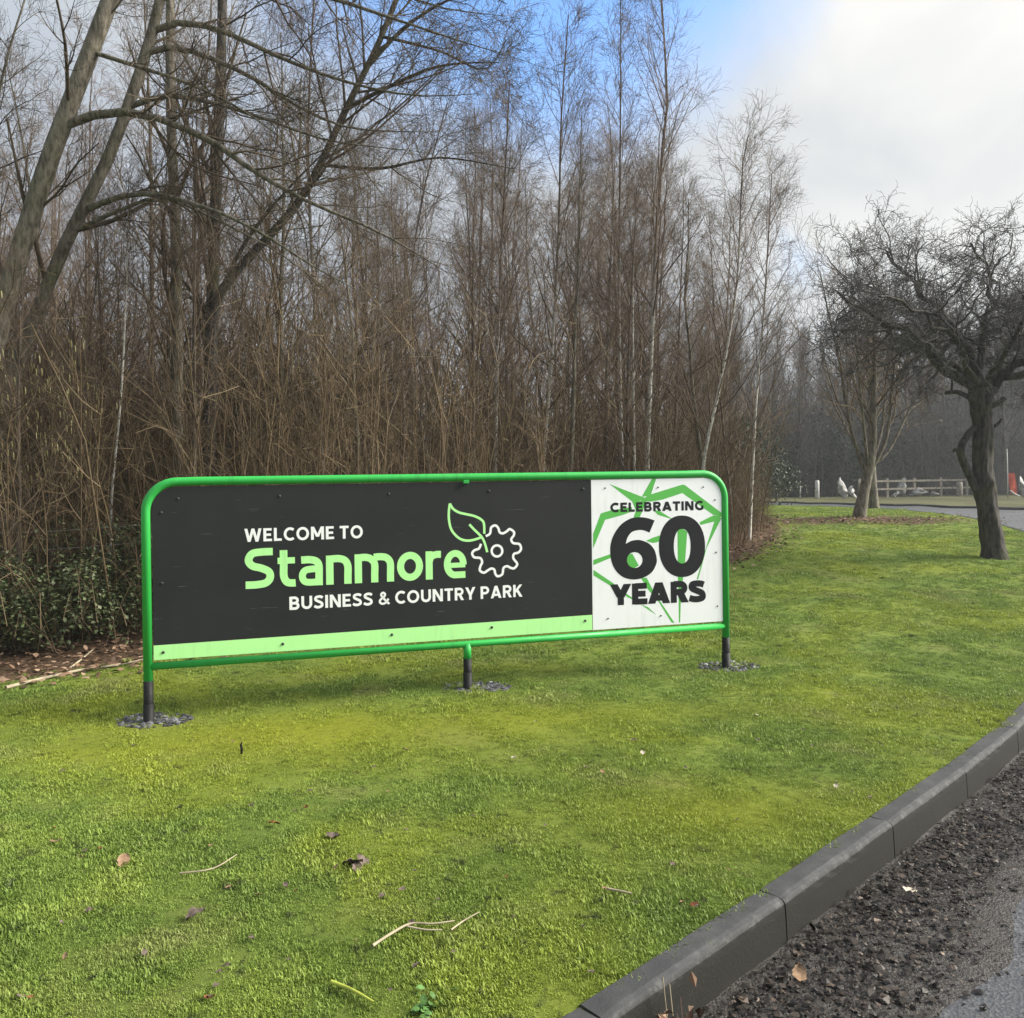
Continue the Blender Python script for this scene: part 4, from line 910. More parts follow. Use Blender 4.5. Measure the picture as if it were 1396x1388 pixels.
# --- tree on the lawn: gnarled, with a flat dense crown
def gnarled():
    Y = 12.0; rs = np.random.default_rng(120)
    T = px_path([(1357, 768), (1353, 735), (1344, 680), (1339, 652), (1340, 600), (1338, 560), (1337, 530)], Y, 44); base = np.array([T[0, 0], T[0, 1], float(H(T[0, 0], T[0, 1]))]); T[0, 2] = base[2] - .12
    rr = np.interp(np.linspace(0, 1, 44), [0, .05, .12, .5, .8, 1], [.215, .17, .145, .14, .13, .15])
    V, F = tubes(T[None], rr[None], 26); ctr = np.repeat(T, 26, 0); rad_ = V - ctr; an = np.arctan2(rad_[:, 1], rad_[:, 0]); zz = V[:, 2]
    k = 1 + .07 * np.sin(an * 5 + zz * 2.1) + .05 * np.sin(an * 9 - zz * 4.3 + 1) + .05 * np.sin(zz * 9 + an * 2) + .04 * np.sin(zz * 23 + an * 7) + .35 * np.exp(-((zz - 1.75) / .09) ** 2) * np.maximum(0, np.cos(an + 1.2)) ** 6 + .25 * np.exp(-((zz - 1.25) / .07) ** 2) * np.maximum(0, np.cos(an + 2.0)) ** 8
    tr = [(ctr + rad_ * k[:, None], F)]
    limbs = [([(1336, 545), (1322, 520), (1303, 510), (1271, 482), (1238, 456), (1185, 425), (1140, 400)], 0, .085, .02),
             ([(1338, 540), (1325, 490), (1300, 450), (1262, 410), (1235, 370), (1205, 345)], .5, .075, .016), ([(1340, 540), (1352, 515), (1396, 490), (1450, 462), (1510, 420)], 0, .09, .02),
             ([(1342, 545), (1368, 520), (1400, 506), (1470, 480), (1540, 450)], -.4, .07, .018), ([(1338, 540), (1340, 470), (1350, 410), (1345, 365), (1325, 335)], -.3, .07, .014),
             ([(1338, 535), (1310, 480, .5), (1280, 440, 1.2), (1225, 412, 1.9), (1175, 385, 2.3)], 0, .06, .014), ([(1338, 535), (1370, 480, .6), (1410, 440, 1.4), (1460, 400, 2.0)], 0, .065, .014),
             ([(1338, 535), (1318, 490, -.3), (1290, 452, -.8), (1245, 420, -1.2), (1195, 405, -1.5)], 0, .045, .014), ([(1338, 535), (1372, 480, -.4), (1400, 430, -1.0), (1440, 390, -1.4)], 0, .045, .014),
             ([(1336, 540), (1300, 500, .3), (1250, 470, .9), (1195, 452, 1.3), (1150, 450, 1.5)], 0, .055, .014)]
    cr = []
    Ps, Rs = [], []
    for pts, dy, r0, r1 in limbs:
        P = px_path([(q[0], q[1], (q[2] if len(q) > 2 else dy * i / 5)) for i, q in enumerate(pts)], Y, 13); P[2:] += rs.normal(0, .035, (11, 3)); Ps.append(P); Rs.append(np.linspace(r0, r1, 13))
    Ps, Rs = np.array(Ps), np.array(Rs); tr.append(tubes(Ps, Rs, 9))
    for pts, r0, r1 in (([(1331, 668), (1318, 640), (1309, 618), (1314, 600), (1329, 582)], .06, .05), ([(1338, 552), (1318, 540), (1303, 534), (1289, 536)], .05, .025), ([(1312, 622), (1303, 612), (1300, 616)], .03, .022),
                        ([(1344, 556), (1360, 550), (1369, 543)], .045, .04), ([(1344, 585), (1358, 580), (1366, 571)], .035, .02), ([(1297, 533), (1298, 522), (1296, 512)], .018, .012)):
        P = px_path(pts, Y - .05, 8); tr.append(tubes(P[None], np.linspace(r0, r1, 8)[None], 8))
    lv = [dict(count=15, t0=.25, t1=1, ang=.85, length=lambda t, L_: .45 + .24 * L_ * (1 - .45 * t), n=9, wob=.32, up=.0, rf=.55, rmin=.009, k=5, asd=.3),
          dict(count=8, t0=.12, t1=1, ang=.9, length=lambda t, L_: .22 + .34 * L_ * (1 - .4 * t), n=7, wob=.36, up=.03, rf=.6, rmin=.0055, asd=.3, k=3),
          dict(count=6, t0=.1, t1=1, ang=.9, length=lambda t, L_: .12 + .33 * L_, n=5, wob=.32, up=.03, rf=.6, rmin=.004, asd=.3, k=3), dict(count=2, t0=.2, t1=1, ang=.9, length=lambda t, L_: .05 + .3 * L_, n=3, wob=.3, up=.05, rf=.7, rmin=.0035, k=3)]
    cr = twigs(rs, Ps, Rs, lv)
    assemble('gnarled_tree', 'dark gnarled tree with a dense flat twiggy crown leaning on the lawn at right', 'tree', None, base, tr, cr, M_BARKD, M_TWIGG)
gnarled()
custom('lawn_tree', 'smaller bare tree forking low into upright stems in a bare patch of lawn', [([(1170, 712), (1174, 690), (1180, 660), (1186, 636), (1190, 600), (1192, 500), (1198, 400)], 18, .135, .02)],
    bsp(14, 2.0, .4), M_BARK, M_TWIG, limbs=[([(1184, 648), (1168, 610), (1155, 560), (1146, 500), (1130, 430), (1118, 370)], 18, .05, .010), ([(1186, 645), (1205, 612), (1214, 570), (1218, 510), (1236, 430), (1262, 370)], 17.9, .05, .010),
    ([(1186, 640), (1180, 590), (1172, 520), (1166, 440), (1160, 370)], 17.6, .04, .009), ([(1187, 640), (1202, 590), (1208, 520), (1216, 430)], 18.5, .04, .009), ([(1188, 640), (1212, 620), (1240, 560), (1275, 500), (1300, 460)], 18.3, .033, .007), ([(1184, 640), (1160, 600), (1130, 540), (1095, 500)], 18.4, .03, .007)],
    limb_spec=[dict(count=13, t0=.2, t1=1, ang=.55, length=lambda t, L_: .5 + .4 * L_ * (1 - .5 * t), n=7, wob=.12, up=.05, rf=.5, rmin=.005, k=4), dict(count=6, t0=.15, t1=1, ang=.6, length=lambda t, L_: .25 + .35 * L_, n=5, wob=.15, up=.02, rf=.6, rmin=.004), dict(TW3, rmin=.003)], seed=130)
custom('slim_trunk_tree', 'slim brown tree standing just behind the smaller lawn tree', [([(1192, 696), (1190, 670), (1188, 620), (1186, 520), (1182, 420)], 23, .13, .035)], bsp(26, 2.6, .35), M_BARK, M_TWIG, seed=131)

# --- wood beyond the road
fp = []
for seed in (51, 52, 53):
    P, Rr, cr, mt, mc = proto('broad', seed); fp.append(assemble('far_tree', 'bare tree in the hazy wood beyond the far fence', 'tree', 'bare trees beyond the road', (0, 0, 0), [tubes(P, Rr, 8)], cr, mt, mc))
fs = []
while len(fs) < 120:
    Y = rng.uniform(47, 85); px = rng.uniform(930, 1560); X = (px - CX) / FPX * Y
    if any((X - a) ** 2 + (Y - b_) ** 2 < 2.0 ** 2 for a, b_ in fs): continue
    fs.append((X, Y))
fu = set()
for X, Y in fs:
    px = CX + FPX * X / Y; top = np.interp(px, [900, 1080, 1200, 1400, 1600], [400, 445, 430, 420, 400]) + rng.uniform(-15, 90); z = float(H(X, Y)); hg = EYE + (HORIZON - top) / FPX * Y - z
    k = int(rng.integers(0, 3)); s = hg / 10.2; w_ = s * rng.uniform(.75, 1.05)
    if k not in fu: fu.add(k); r = fp[k]; r.location = (X, Y, z); r.scale = (w_, w_, s)
    else: copy_tree(fp[k], (X, Y, z), rng.uniform(0, 6.28), (w_, w_, s))
pl = []
for i in range(300):
    Y = rng.uniform(45.5, 66); px = rng.uniform(1000, 1560); X = (px - CX) / FPX * Y; s = rng.uniform(3.0, 7.5) if Y > 48 else rng.uniform(1, 2)
    pl.append((X, Y, float(H(X, Y)), s, s * 1.1, int(rng.integers(0, 4))))
prop(scatter('far_thicket', M_TWIGG, pl), 'grey brown scrub under the trees beyond the far fence', 'thicket', kind='stuff')
for i, (px, Y, h, wd_) in enumerate([(1050, 50, 4.6, 2.2), (1085, 52, 5.2, 2.4), (1120, 51, 4.2, 2.2), (1160, 54, 4.4, 2.3), (1215, 53, 4.6, 2.2), (1250, 56, 4.0, 2.3), (1290, 55, 3.6, 2.2), (1020, 47, 4.5, 2.0), (1345, 58, 3.8, 2.4), (1400, 60, 4.2, 2.6), (1185, 60, 5.5, 2.6), (1100, 62, 6, 2.6), (1140, 49, 5.0, 2.3), (1200, 50, 4.8, 2.3), (1270, 51, 4.6, 2.4), (1310, 50, 4.0, 2.3), (1060, 56, 6.5, 2.8), (1360, 52, 3.6, 2.3), (1430, 53, 4, 2.4)]):
    evergreen((px - CX) / FPX * Y, Y, h, wd_, 'dark evergreen shrub in the deep shade behind the far fence', 200 + i, 4200, .24, 'dark evergreens beyond the road')
for i, (px, Y, h, wd_) in enumerate([(560, 22, 2.6, 1.3), (700, 24, 3.0, 1.5), (800, 26, 3.2, 1.5), (930, 25, 3.2, 1.6), (1000, 27, 3.0, 1.5), (420, 20, 2.2, 1.2), (1040, 30, 2.6, 1.6), (640, 30, 4.0, 1.8), (860, 32, 4.0, 1.8)]):
    evergreen((px - CX) / FPX * Y, Y, h, wd_, 'dark ivy green shrub half hidden deep in the wood behind the sign', 230 + i, 2600, .10, 'dark shrubs deep in the wood')

# ------------------------------------------------------------------ far fence and the things beside it
M_WOOD = simple('weathered_timber', (.24, .215, .175), 0.85, 0.2, 0.3, 8)
M_PALE = simple('pale_paint', (.5, .49, .46), 0.7, 0.3, 0.12, 6)
M_SACK = simple('dull_sacking', (.36, .355, .335), 0.85, 0.2, 0.35, 5)
M_RED = simple('red_cloth', (.62, .10, .055), 0.75, 0.2, 0.2, 5)
fa, fb = at(1172, 676, 44.5), at(1318, 677, 46.5)
fz = lambda p: float(H(p[0], p[1]))
fence = prop(empty('rail_fence', (fa[0], fa[1], fz(fa))), 'low weathered timber rail fence along the far side of the road', 'fence')
d = np.array([fb[0] - fa[0], fb[1] - fa[1]]); fl = np.linalg.norm(d); fence.rotation_euler = (0, 0, math.atan2(d[1], d[0]))
slope = (fz(fb) - fz(fa)) / fl
V, F = box(-.06, .06, -.05, .05, -.3, 1.02); pm = mesh_py('post', V, F, False); nP = 5
for i in range(nP): o = link('post', pm, M_WOOD, fence); o.location = (fl * i / (nP - 1), 0, slope * fl * i / (nP - 1))
for zz in (.42, .86):
    V, F = box(-.15, fl + .15, -.095, -.052, zz - .055, zz + .055); V = [(x, y, z + slope * x) for x, y, z in V]; link('rail', mesh_py('rail', V, F, False), M_WOOD, fence)
def lathe_post(name, px, py0, py1, Y, r, m_, label, cat):
    b0, t0 = at(px, py0, Y), at(px, py1, Y); z = fz(b0); h = t0[2] - z
    V, F = tubes([[(b0[0], b0[1], z - .2), (b0[0], b0[1], z + h * .5), (b0[0] + .01, b0[1], z + h * .96), (b0[0] + .01, b0[1], z + h)]], [[r, r * .97, r * .95, r * .6]], 10, cap=True)
    return prop(link(name, mesh_py(name, V, F), m_), label, cat)
lathe_post('gate_post', 1114, 676, 655, 44.5, .12, M_PALE, 'pale stout gate post at the left end of the far verge', 'post')
lathe_post('marker_post', 1091, 676, 656, 44.5, .035, M_PALE, 'thin pale marker post left of the stout gate post', 'post')
lathe_post('fence_post', 1308, 678, 657, 45.0, .17, M_WOOD, 'broad timber post at the right end of the rail fence', 'post')
def sheet(name, px, py, Y, wd_, h, seed, label):
    """a crumpled pale sack: a lumpy closed shell"""
    rs = np.random.default_rng(seed); b0 = at(px, py, Y); b0[2] = fz(b0); V = []; F = []; n, m = 8, 10
    for i in range(n):
        t = i / (n - 1); rr = .75 * math.sin(math.pi * (.12 + .86 * t)) ** .7
        for j in range(m):
            a = 6.2832 * j / m; q = rr * (1 + rs.uniform(-.6, .5)); V.append((wd_ * .5 * q * math.cos(a) + .12 * math.sin(t * 4 + seed), wd_ * .4 * q * math.sin(a), h * t * (1 + .15 * math.sin(a * 2 + seed))))
    for i in range(n - 1):
        for j in range(m): F.append((i * m + j, i * m + (j + 1) % m, (i + 1) * m + (j + 1) % m, (i + 1) * m + j))
    F += [tuple(range(m))[::-1], tuple((n - 1) * m + j for j in range(m))]
    o = link(name, mesh_py(name, V, F), M_SACK); o.location = b0; return prop(o, label, 'sack')
sheet('white_sack', 1148, 676, 43.8, .55, 1.05, 1, 'tall crumpled white sack left of the lawn tree trunk, by the far fence')
sheet('white_sack', 1163, 677, 43.6, .40, .62, 2, 'low white sack close against the left of the lawn tree trunk')
sheet('white_sack', 1232, 676, 46.0, .6, .95, 3, 'upright white sack against the middle of the far rail fence')
sheet('white_sack', 1221, 677, 45.0, .35, .30, 4, 'small white bag on the ground left of the upright sack')
sheet('white_sack', 1251, 677, 45.4, 1.0, .42, 5, 'wide low white heap right of the upright sack by the fence')
sheet('white_sack', 1272, 677, 45.6, .7, .22, 6, 'flattest white heap near the right end of the rail fence')
sheet('white_sack', 1394, 676, 42.0, .5, 1.0, 7, 'white shape at the right picture edge beside the red banner')
def banner():
    Y = 42.5; b0 = at(1374, 678, Y); b0[2] = fz(b0); root = prop(empty('feather_banner', b0), 'red orange banner hanging on a thin pole beyond the road at far right', 'banner')
    hp = at(1371, 612, Y)[2] - b0[2]
    V, F = tubes([[(0, 0, -.2), (0, 0, hp * .5), (-.02, 0, hp)]], [[.03, .026, .018]], 8, cap=True); link('pole', mesh_py('pole', V, F), M_PALE, root)
    V, F = [], []; n = 10; h0, h1 = at(1374, 674, Y)[2] - b0[2], at(1374, 645, Y)[2] - b0[2]
    for side in (0, .012):
        for i in range(n):
            t = i / (n - 1); z = h1 + (h0 - h1) * t; x0 = .03 + .10 * t; x1 = x0 + .30 + .12 * math.sin(t * 3)
            for q in range(4): V.append((x0 + (x1 - x0) * q / 3, side + .05 * math.sin(q * 1.8 + t * 5), z))
    for s_ in (0, 1):
        for i in range(n - 1):
            for q in range(3): a = s_ * 4 * n + i * 4 + q; f = (a, a + 1, a + 5, a + 4); F.append(f if s_ == 0 else f[::-1])
    for i in range(n - 1):
        for e in (0, 3): a = i * 4 + e; F.append((a, a + 4, a + 4 + 4 * n, a + 4 * n))
    link('cloth', mesh_py('cloth', V, F), M_RED, root)
    V, F = tubes([[(.12, 0, .35), (.30, -.05, .16), (.55, -.1, .03)]], [[.05, .05, .03]], 8, cap=True); link('foot', mesh_py('foot', V, F), M_PALE, root)
banner()

# ------------------------------------------------------------------ wire fence at the edge of the wood
M_WIRE = simple('galvanised_wire', (.30, .30, .29), 0.5, 0.5, metal=0.6)
wa, wb_ = at(-120, 900, 7.7), at(560, 850, 9.2)
wf = prop(empty('wire_fence', (wa[0], wa[1], fz(wa))), 'strained wire strands crossing the brambles left of the sign', 'fence')
dv = np.array([wb_[0] - wa[0], wb_[1] - wa[1]]); ln = np.linalg.norm(dv); wf.rotation_euler = (0, 0, math.atan2(dv[1], dv[0])); sl = (fz(wb_) - fz(wa)) / ln
for zz in (.26, .58, .78, .95, 1.13):
    x = np.linspace(0, ln, 24); P = np.stack([x, np.zeros(24), zz + sl * x - .02 * np.sin(x / ln * 3.14 * 2) ** 2], -1); V, F = tubes(P[None], np.full((1, 24), .0022), 5); link('wire', mesh_np('wire', V, F), M_WIRE, wf)
for x in (.0, ln * .62, ln):
    V, F = tubes([[(x, .05, sl * x - .3), (x, .05, sl * x + .7), (x + .02, .05, sl * x + 1.3)]], [[.045, .043, .04]], 9, cap=True); link('post', mesh_py('post', V, F), M_WOOD, wf)

# ------------------------------------------------------------------ sticks, leaves and litter
M_STICK = simple('dry_stick', (.34, .29, .2), 0.8, 0.2, 0.3, 12)
M_STICKG = simple('green_stem', (.34, .38, .06), 0.7, 0.3, 0.2, 12)
def stick(label, pts, r0, r1, m_=M_STICK, forks=(), name='stick'):
    def path(pp):
        g = np.array([ground_at(*q) for q in pp]); g = catmull(g, 5); g[:, 2] = H(g[:, 0], g[:, 1]) + .022; return g
    g = path(pts); base = g[len(g) // 2].copy(); parts = [tubes((g - base)[None], np.linspace(r0, r1, len(g))[None], 7)]
    for f in forks: q = path(f); parts.append(tubes((q - base)[None], np.linspace(r0 * .7, r1, len(q))[None], 6))
    V, F = join(parts); o = link(name, mesh_np(name, V, F), m_); o.location = base; return prop(o, label, 'stick')
stick('pale forked dry stick lying on the lawn in the bottom centre', [(508, 1299), (535, 1283), (560, 1270), (590, 1268), (620, 1267)], .0055, .0025, forks=[[(556, 1273), (580, 1277), (603, 1280)]])
stick('thin dry twig lying just right of the forked stick', [(615, 1280), (632, 1268), (653, 1254)], .0035, .002)
stick('yellow green stem lying on the lawn at the bottom edge', [(452, 1352), (480, 1364), (510, 1380)], .007, .004, M_STICKG)
stick('short straight dry twig on the lawn near the kerb', [(828, 1222), (846, 1226), (862, 1229)], .005, .003)
stick('thin dry twig on the lawn left of the dead leaf clump', [(245, 1200), (290, 1193), (323, 1174)], .004, .002)
stick('long pale fallen branch along the leafy edge left of the sign', [(8, 942), (50, 931), (110, 917), (150, 912), (195, 903)], .016, .008, name='fallen_branch')
stick('short pale broken branch rising off the leafy edge left of the sign', [(88, 920), (108, 905), (130, 886)], .012, .006, name='fallen_branch')
# upright dead stalk
g = ground_at(329, 1028); V, F = tubes([[(0, 0, -.02), (.003, 0, .03), (-.002, 0, .055), (.006, 0, .075)]], [[.006, .008, .007, .003]], 7, cap=True)
o = link('dead_stalk', mesh_py('dead_stalk', V, F), M_BLACK); o.location = g; prop(o, 'small dark upright stalk in the yellow moss in front of the sign', 'stalk')
def leaf_mesh(seed):
    rs = np.random.default_rng(seed); n = 9; V = []; F = []
    for i in range(n):
        t = i / (n - 1); wd_ = .5 * math.sin(math.pi * min(1, t * 1.02)) ** .8 * (1 + .22 * (i % 2)); cz = .18 * math.sin(t * 3 + seed) + .1 * t
        V += [(t - .5, -wd_ * .6, cz + rs.uniform(.05, .25)), (t - .5, 0, cz), (t - .5, wd_ * .6, cz + rs.uniform(.05, .3))]
    for i in range(n - 1):
        for q in range(2): a = i * 3 + q; F.append((a, a + 1, a + 4, a + 3))
    k = len(V); V += [(-.5, 0, V[1][2]), (-.78, .03, .02), (-.78, .05, .02), (-.5, .03, V[1][2])]; F.append((k, k + 1, k + 2, k + 3)); return mesh_py('fallen_leaf', V, F)
lcol = [simple('leaf_tan', (.22, .14, .085), .75, .2, .35, 4), simple('leaf_rust', (.17, .06, .028), .75, .2, .3, 4), simple('leaf_grey', (.12, .09, .075), .75, .2, .35, 4), simple('leaf_pale', (.46, .40, .32), .75, .2, .2, 4)]
lmesh = []
for s_ in range(8):
    me = leaf_mesh(300 + s_); me.materials.append(lcol[s_ % 4]); lmesh.append(me)
def leaf(px, py, size, k, label, group=None):
    g = ground_at(px, py); o = link('fallen_leaf', lmesh[k]); o.location = g + np.array([0, 0, .022]); o.scale = (size * .75, size * .75, size * .5); o.rotation_euler = (rng.uniform(-.25, .25), rng.uniform(-.25, .25), rng.uniform(0, 6.28)); return prop(o, label, 'leaf', group)
leaf(374, 1130, .075, 1, 'rust red leaf on the lawn below the sign left of centre'); leaf(417, 1106, .055, 5, 'small rust leaf up right of the other rust leaf'); leaf(454, 1146, .09, 6, 'curled grey leaf on the lawn above the dead leaf clump')
leaf(168, 1182, .10, 0, 'tan leaf on the lawn at the left'); leaf(76, 1153, .06, 4, 'small tan leaf nearest the left picture edge'); leaf(554, 1027, .06, 0, 'tan leaf in front of the middle of the charcoal panel')
leaf(700, 1038, .045, 3, 'bright pale leaf below the middle sign post'); leaf(731, 988, .05, 3, 'pale leaf between the middle and right sign posts'); leaf(1032, 980, .055, 3, 'pale leaf in front of the right sign post')
leaf(876, 1032, .05, 3, 'pale leaf on the lawn below the white panel'); leaf(947, 1243, .05, 1, 'rust leaf close to the kerb at the bottom'); leaf(343, 1105, .06, 2, 'dark leaf left of the rust red leaf'); leaf(267, 1257, .10, 2, 'grey brown leaf on the lawn low at the left')
leaf(353, 1228, .045, 0, 'small tan leaf right of the grey brown leaf'); leaf(1240, 1225, .10, 7, 'pale curled leaf lying in the gutter beside the kerb'); leaf(1090, 1338, .09, 4, 'tan leaf in the gutter near the bottom'); leaf(930, 1238, .04, 0, 'small tan leaf next to the rust leaf by the kerb')
leaf(800, 1052, .05, 2, 'dark leaf on the lawn under the white panel'); leaf(1140, 1078, .045, 3, 'pale crumb of leaf on the lawn above the kerb')
for (dx, dy, k, sz) in ((0, 0, 2, .12), (.03, .02, 6, .11), (-.02, .03, 0, .10)):
    pass
g = ground_at(485, 1186); root = prop(empty('leaf_clump', g), 'largest clump of dead brown leaves on the lawn, low centre left', 'leaf clump')
for (dx, dy, k, sz) in ((0, 0, 2, .085), (.025, .03, 6, .08), (-.025, .02, 2, .07), (.01, -.03, 6, .065)):
    o = link('leaf', lmesh[k], None, root); o.location = (dx, dy, .018); o.scale = (sz, sz, sz * .6); o.rotation_euler = (rng.uniform(-.6, .6), rng.uniform(-.6, .6), rng.uniform(0, 6))
for i in range(80):
    px, py = rng.uniform(20, 1250), rng.uniform(960, 1370); g = ground_at(px, py)
    if g[0] > KX(g[1]) - .2: continue
    leaf(px, py, rng.uniform(.022, .045), int(rng.choice([0, 2, 2, 6, 6, 5])), 'tiny scrap of brown leaf lying in the grass', 'leaf scraps in the grass')
# leaf litter on the wood floor and along its edge
rs = np.random.default_rng(400); pos = []
while len(pos) < 9000:
    Y = rs.uniform(6.2, 19); X = rs.uniform(-.72, .42) * Y; d = edge_dist(X, Y)[0]
    if d < -.35 + rs.uniform(-.25, .3) or d > 3.5: continue
    pos.append((X, Y, float(H(X, Y)) + rs.uniform(.005, .05)))
for i in range(900):
    X, Y = rs.normal(7.6, 1.5), rs.normal(17.4, .6); pos.append((X, Y, float(H(X, Y)) + rs.uniform(.004, .03)))
V, F = leaf_cloud(np.array(pos), .065, rs, flat=.8, rnd=True); prop(link('leaf_litter', mesh_np('leaf_litter', V, F, False), M_LITTER), 'brown leaf litter along the floor and edge of the wood', 'leaf litter', kind='stuff')
# rotted leaves and grit in the gutter
pos = []; rp = []
for i in range(22000):
    Y = rs.uniform(.9, 7.5); wid = .56 + .1 * math.sin(Y * 3); q = abs(rs.normal(0, .42)) * wid if i % 3 else rs.uniform(0, 1) * wid * .8
    X = float(KX(Y)) + (.03 + q) * 1.35; z = float(H(X, Y)) - float(DROP(Y))
    pos.append((X, Y, z + rs.uniform(.004, .022) + max(0, .045 - q * .10) * rs.uniform(0, 1)))
    if i % 7 == 0: V, F = rock(rs.uniform(.003, .010), rs); rp.append((V + (X, Y, z + .006), F))
pos = np.array(pos); big = rs.uniform(0, 1, len(pos)) < .15; V1, F1 = join([leaf_cloud(pos[~big], .017, rs, fold=.5, flat=.85, rnd=True), leaf_cloud(pos[big], .038, rs, fold=.5, flat=.93, rnd=True)]); V2, F2 = join(rp)
V, F = join([(V1, F1), (V2, F2)]); prop(link('gutter_litter', mesh_np('gutter_litter', V, F, False), M_GUTTER), 'dark rotted leaves and grit banked along the gutter', 'leaf litter', kind='stuff')
# silt bed under it
yb = np.arange(.4, 8.2, .12); t = np.linspace(0, 1, 9)
X = KX(yb)[:, None] + .004 + t[None] * (.80 + .10 * np.sin(yb * 2.7) + .05 * np.sin(yb * 9))[:, None]; Yg = np.repeat(yb[:, None], 9, 1)
Z = H(X, Yg) - DROP(Yg) + .030 * (1 - t[None]) ** 2 + .010 * rs.uniform(-1, 1, X.shape) * (1 - t[None]) - .006 * (t[None] > .95) + .002
i = np.arange(X.size).reshape(X.shape); F = np.stack([i[:-1, :-1], i[:-1, 1:], i[1:, 1:], i[1:, :-1]], -1).reshape(-1, 4)
M_SILT = simple('wet_silt', (.030, .026, .023), 0.5, 0.4, 0.5, 25, bump=1.0, bscale=90)
prop(link('gutter_silt', mesh_np('gutter_silt', np.stack([X, Yg, Z], -1), F), M_SILT), kind='structure')
# dead plant in the gutter, green weed at the bottom edge
g0 = np.array([float(KX(2.45)) + .05, 2.45, 0]); g0[2] = float(H(g0[0], g0[1])) - .185
root = prop(empty('dead_weed', g0), 'dead curled pinkish weed growing at the foot of the kerb', 'weed'); rs = np.random.default_rng(410)
V, F = shrub(411, .16, 9, .7); link('stems', mesh_np('stems', V * np.array([.45, .45, 1]) , F), simple('dead_stem', (.36, .22, .17), .8, .2, .3, 10), root)
V, F = leaf_cloud(rs.normal(0, .05, (40, 3)) + (0, 0, .06), .045, rs, fold=1.2); link('leaves', mesh_np('leaves', V, F, False), M_LITTER, root)
P = np.array([[(0, 0, 0), (.01, .0, .12), (.0, .01, .24)], [(0, 0, 0), (.03, .0, .10), (.02, .01, .22)]]); V, F = tubes(P, np.full((2, 3), .0018), 4); link('stalks', mesh_np('stalks', V, F), M_STICK, root)
g0 = ground_at(572, 1381); root = prop(empty('broadleaf_weed', g0), 'small bright green leafy weed at the bottom edge of the lawn', 'weed')
V, F = leaf_cloud(rs.normal(0, .035, (30, 3)) * np.array([1, 1, .2]) + (0, 0, .02), .03, rs, flat=.6, rnd=True); link('leaves', mesh_np('leaves', V, F, False), simple('weed_leaf', (.08, .17, .04), .6, .3, .25, 20), root)

# ------------------------------------------------------------------ grass: short mossy turf, clumps set over the lawn
def clump(seed, nb, h, rad_):
    rs = np.random.default_rng(seed); V = []; F = []
    for i in range(nb):
        a = rs.uniform(0, 6.28); q = math.sqrt(rs.uniform()) * rad_; x, y = q * math.cos(a), q * math.sin(a); la = rs.uniform(0, 6.28); le = rs.uniform(.1, .9) * h; hh = h * rs.uniform(.45, 1.1); wv = rs.uniform(.0012, .0022); k = len(V)
        wx, wy = -math.sin(la) * wv, math.cos(la) * wv; dx, dy = math.cos(la) * le, math.sin(la) * le
        V += [(x - wx, y - wy, -.004), (x + wx, y + wy, -.004), (x + dx * .4 - wx * .8, y + dy * .4 - wy * .8, hh * .65), (x + dx * .4 + wx * .8, y + dy * .4 + wy * .8, hh * .65), (x + dx, y + dy, hh)]
        F += [(k, k + 1, k + 3), (k, k + 3, k + 2), (k + 2, k + 3, k + 4)]
    return mesh_np('grass_clump', np.array(V), np.array(F), False)
gm = []
for s_ in range(6):
    me = clump(500 + s_, 34, (.007, .008, .009, .008, .011, .018)[s_], .036); me.materials.append(M_GRASS); gm.append(me)
rs = np.random.default_rng(501); GP = []
for y0, y1, dens in ((1.2, 4.2, 2600), (4.2, 6.6, 1500), (6.6, 10, 700), (10, 15, 280), (15, 24, 110), (24, 40, 25)):
    xa, xb = -.78 * y1 - .6, .78 * y1 + .6; m = int((xb - xa) * (y1 - y0) * dens); x, y = rs.uniform(xa, xb, m), rs.uniform(y0, y1, m)
    ok = (x < KX(y) - .118 + rs.normal(0, .007, m)) & (np.abs(x) < .72 * y + .6); x, y = x[ok], y[ok]
    d = edge_dist(x, y); keep = rs.uniform(0, 1, len(x)) > sst(d, -.9, .25); keep &= rs.uniform(0, 1, len(x)) > .85 * pblob(x, y, 7.6, 17.4, 2.4, 1.0); x, y, = x[keep], y[keep]
    GP.append(np.stack([x, y, np.full(len(x), y0)], -1))
GP = np.concatenate(GP)
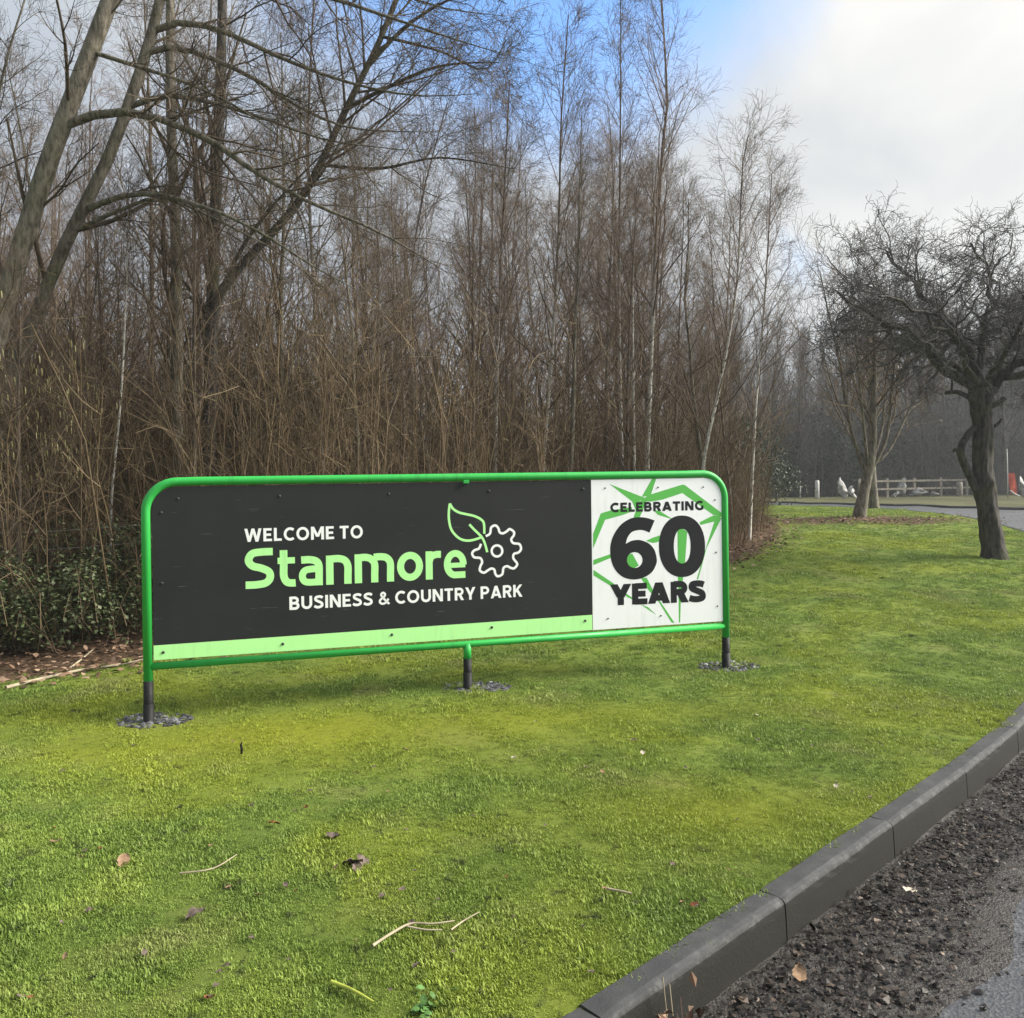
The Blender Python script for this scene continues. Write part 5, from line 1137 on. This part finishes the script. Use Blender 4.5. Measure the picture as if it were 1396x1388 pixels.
bare = np.sin(GP[:, 0] * 5.1 + 1.3 * np.sin(GP[:, 1] * 3.7)) * np.sin(GP[:, 1] * 4.3 + 1.7 * np.sin(GP[:, 0] * 2.9)) + .5 * np.sin(GP[:, 0] * 13 + GP[:, 1] * 9) * np.sin(GP[:, 1] * 17 - GP[:, 0] * 6)
GP = GP[rs.uniform(0, 1, len(GP)) > .6 * sst(-bare, .55, 1.0)]; n_ = len(GP)
bare = np.sin(GP[:, 0] * 5.1 + 1.3 * np.sin(GP[:, 1] * 3.7)) * np.sin(GP[:, 1] * 4.3 + 1.7 * np.sin(GP[:, 0] * 2.9)) + .5 * np.sin(GP[:, 0] * 13 + GP[:, 1] * 9)
mos = np.clip(pblob(GP[:, 0], GP[:, 1], -1.5, 5.25, 1.5, .55) + .8 * pblob(GP[:, 0], GP[:, 1], 1.0, 3.9, .8, .45) + .6 * pblob(GP[:, 0], GP[:, 1], .6, 5.6, 1.3, .3), 0, 1)
sc_ = rs.uniform(.6, 1.25, n_) * (1 + .35 * np.clip(bare, -1, 1)) * (1 - .45 * mos) * np.interp(GP[:, 1], [3, 7, 12, 25], [1, 1.15, 1.5, 2.2])
grass = prop(instance_stuff('grass', np.stack([GP[:, 0], GP[:, 1], H(GP[:, 0], GP[:, 1])], -1), gm, rs.uniform(0, 6.28, n_), np.repeat(sc_[:, None], 3, 1), (('tint', rs.uniform(0, 1, n_)), ('mossy', mos))), 'short mossy green grass covering the lawn', 'grass', kind='stuff')

# ------------------------------------------------------------------ damp winter air
V, F = box(-215, 215, -155, 305, -2.4, 30);
m = bpy.data.materials.new('haze'); m.use_nodes = True; n = m.node_tree; n.nodes.remove(n.nodes['Principled BSDF'])
pv = N(n, 'ShaderNodeVolumePrincipled'); pv.inputs['Color'].default_value = (.93, .96, 1, 1); pv.inputs['Density'].default_value = 0.0011; pv.inputs['Anisotropy'].default_value = 0.25
L(n, pv.outputs[0], n.nodes['Material Output'].inputs['Volume'])
prop(link('haze', mesh_py('haze', V, F, False), m), 'thin pale winter haze hanging over the whole place', 'haze', kind='stuff')
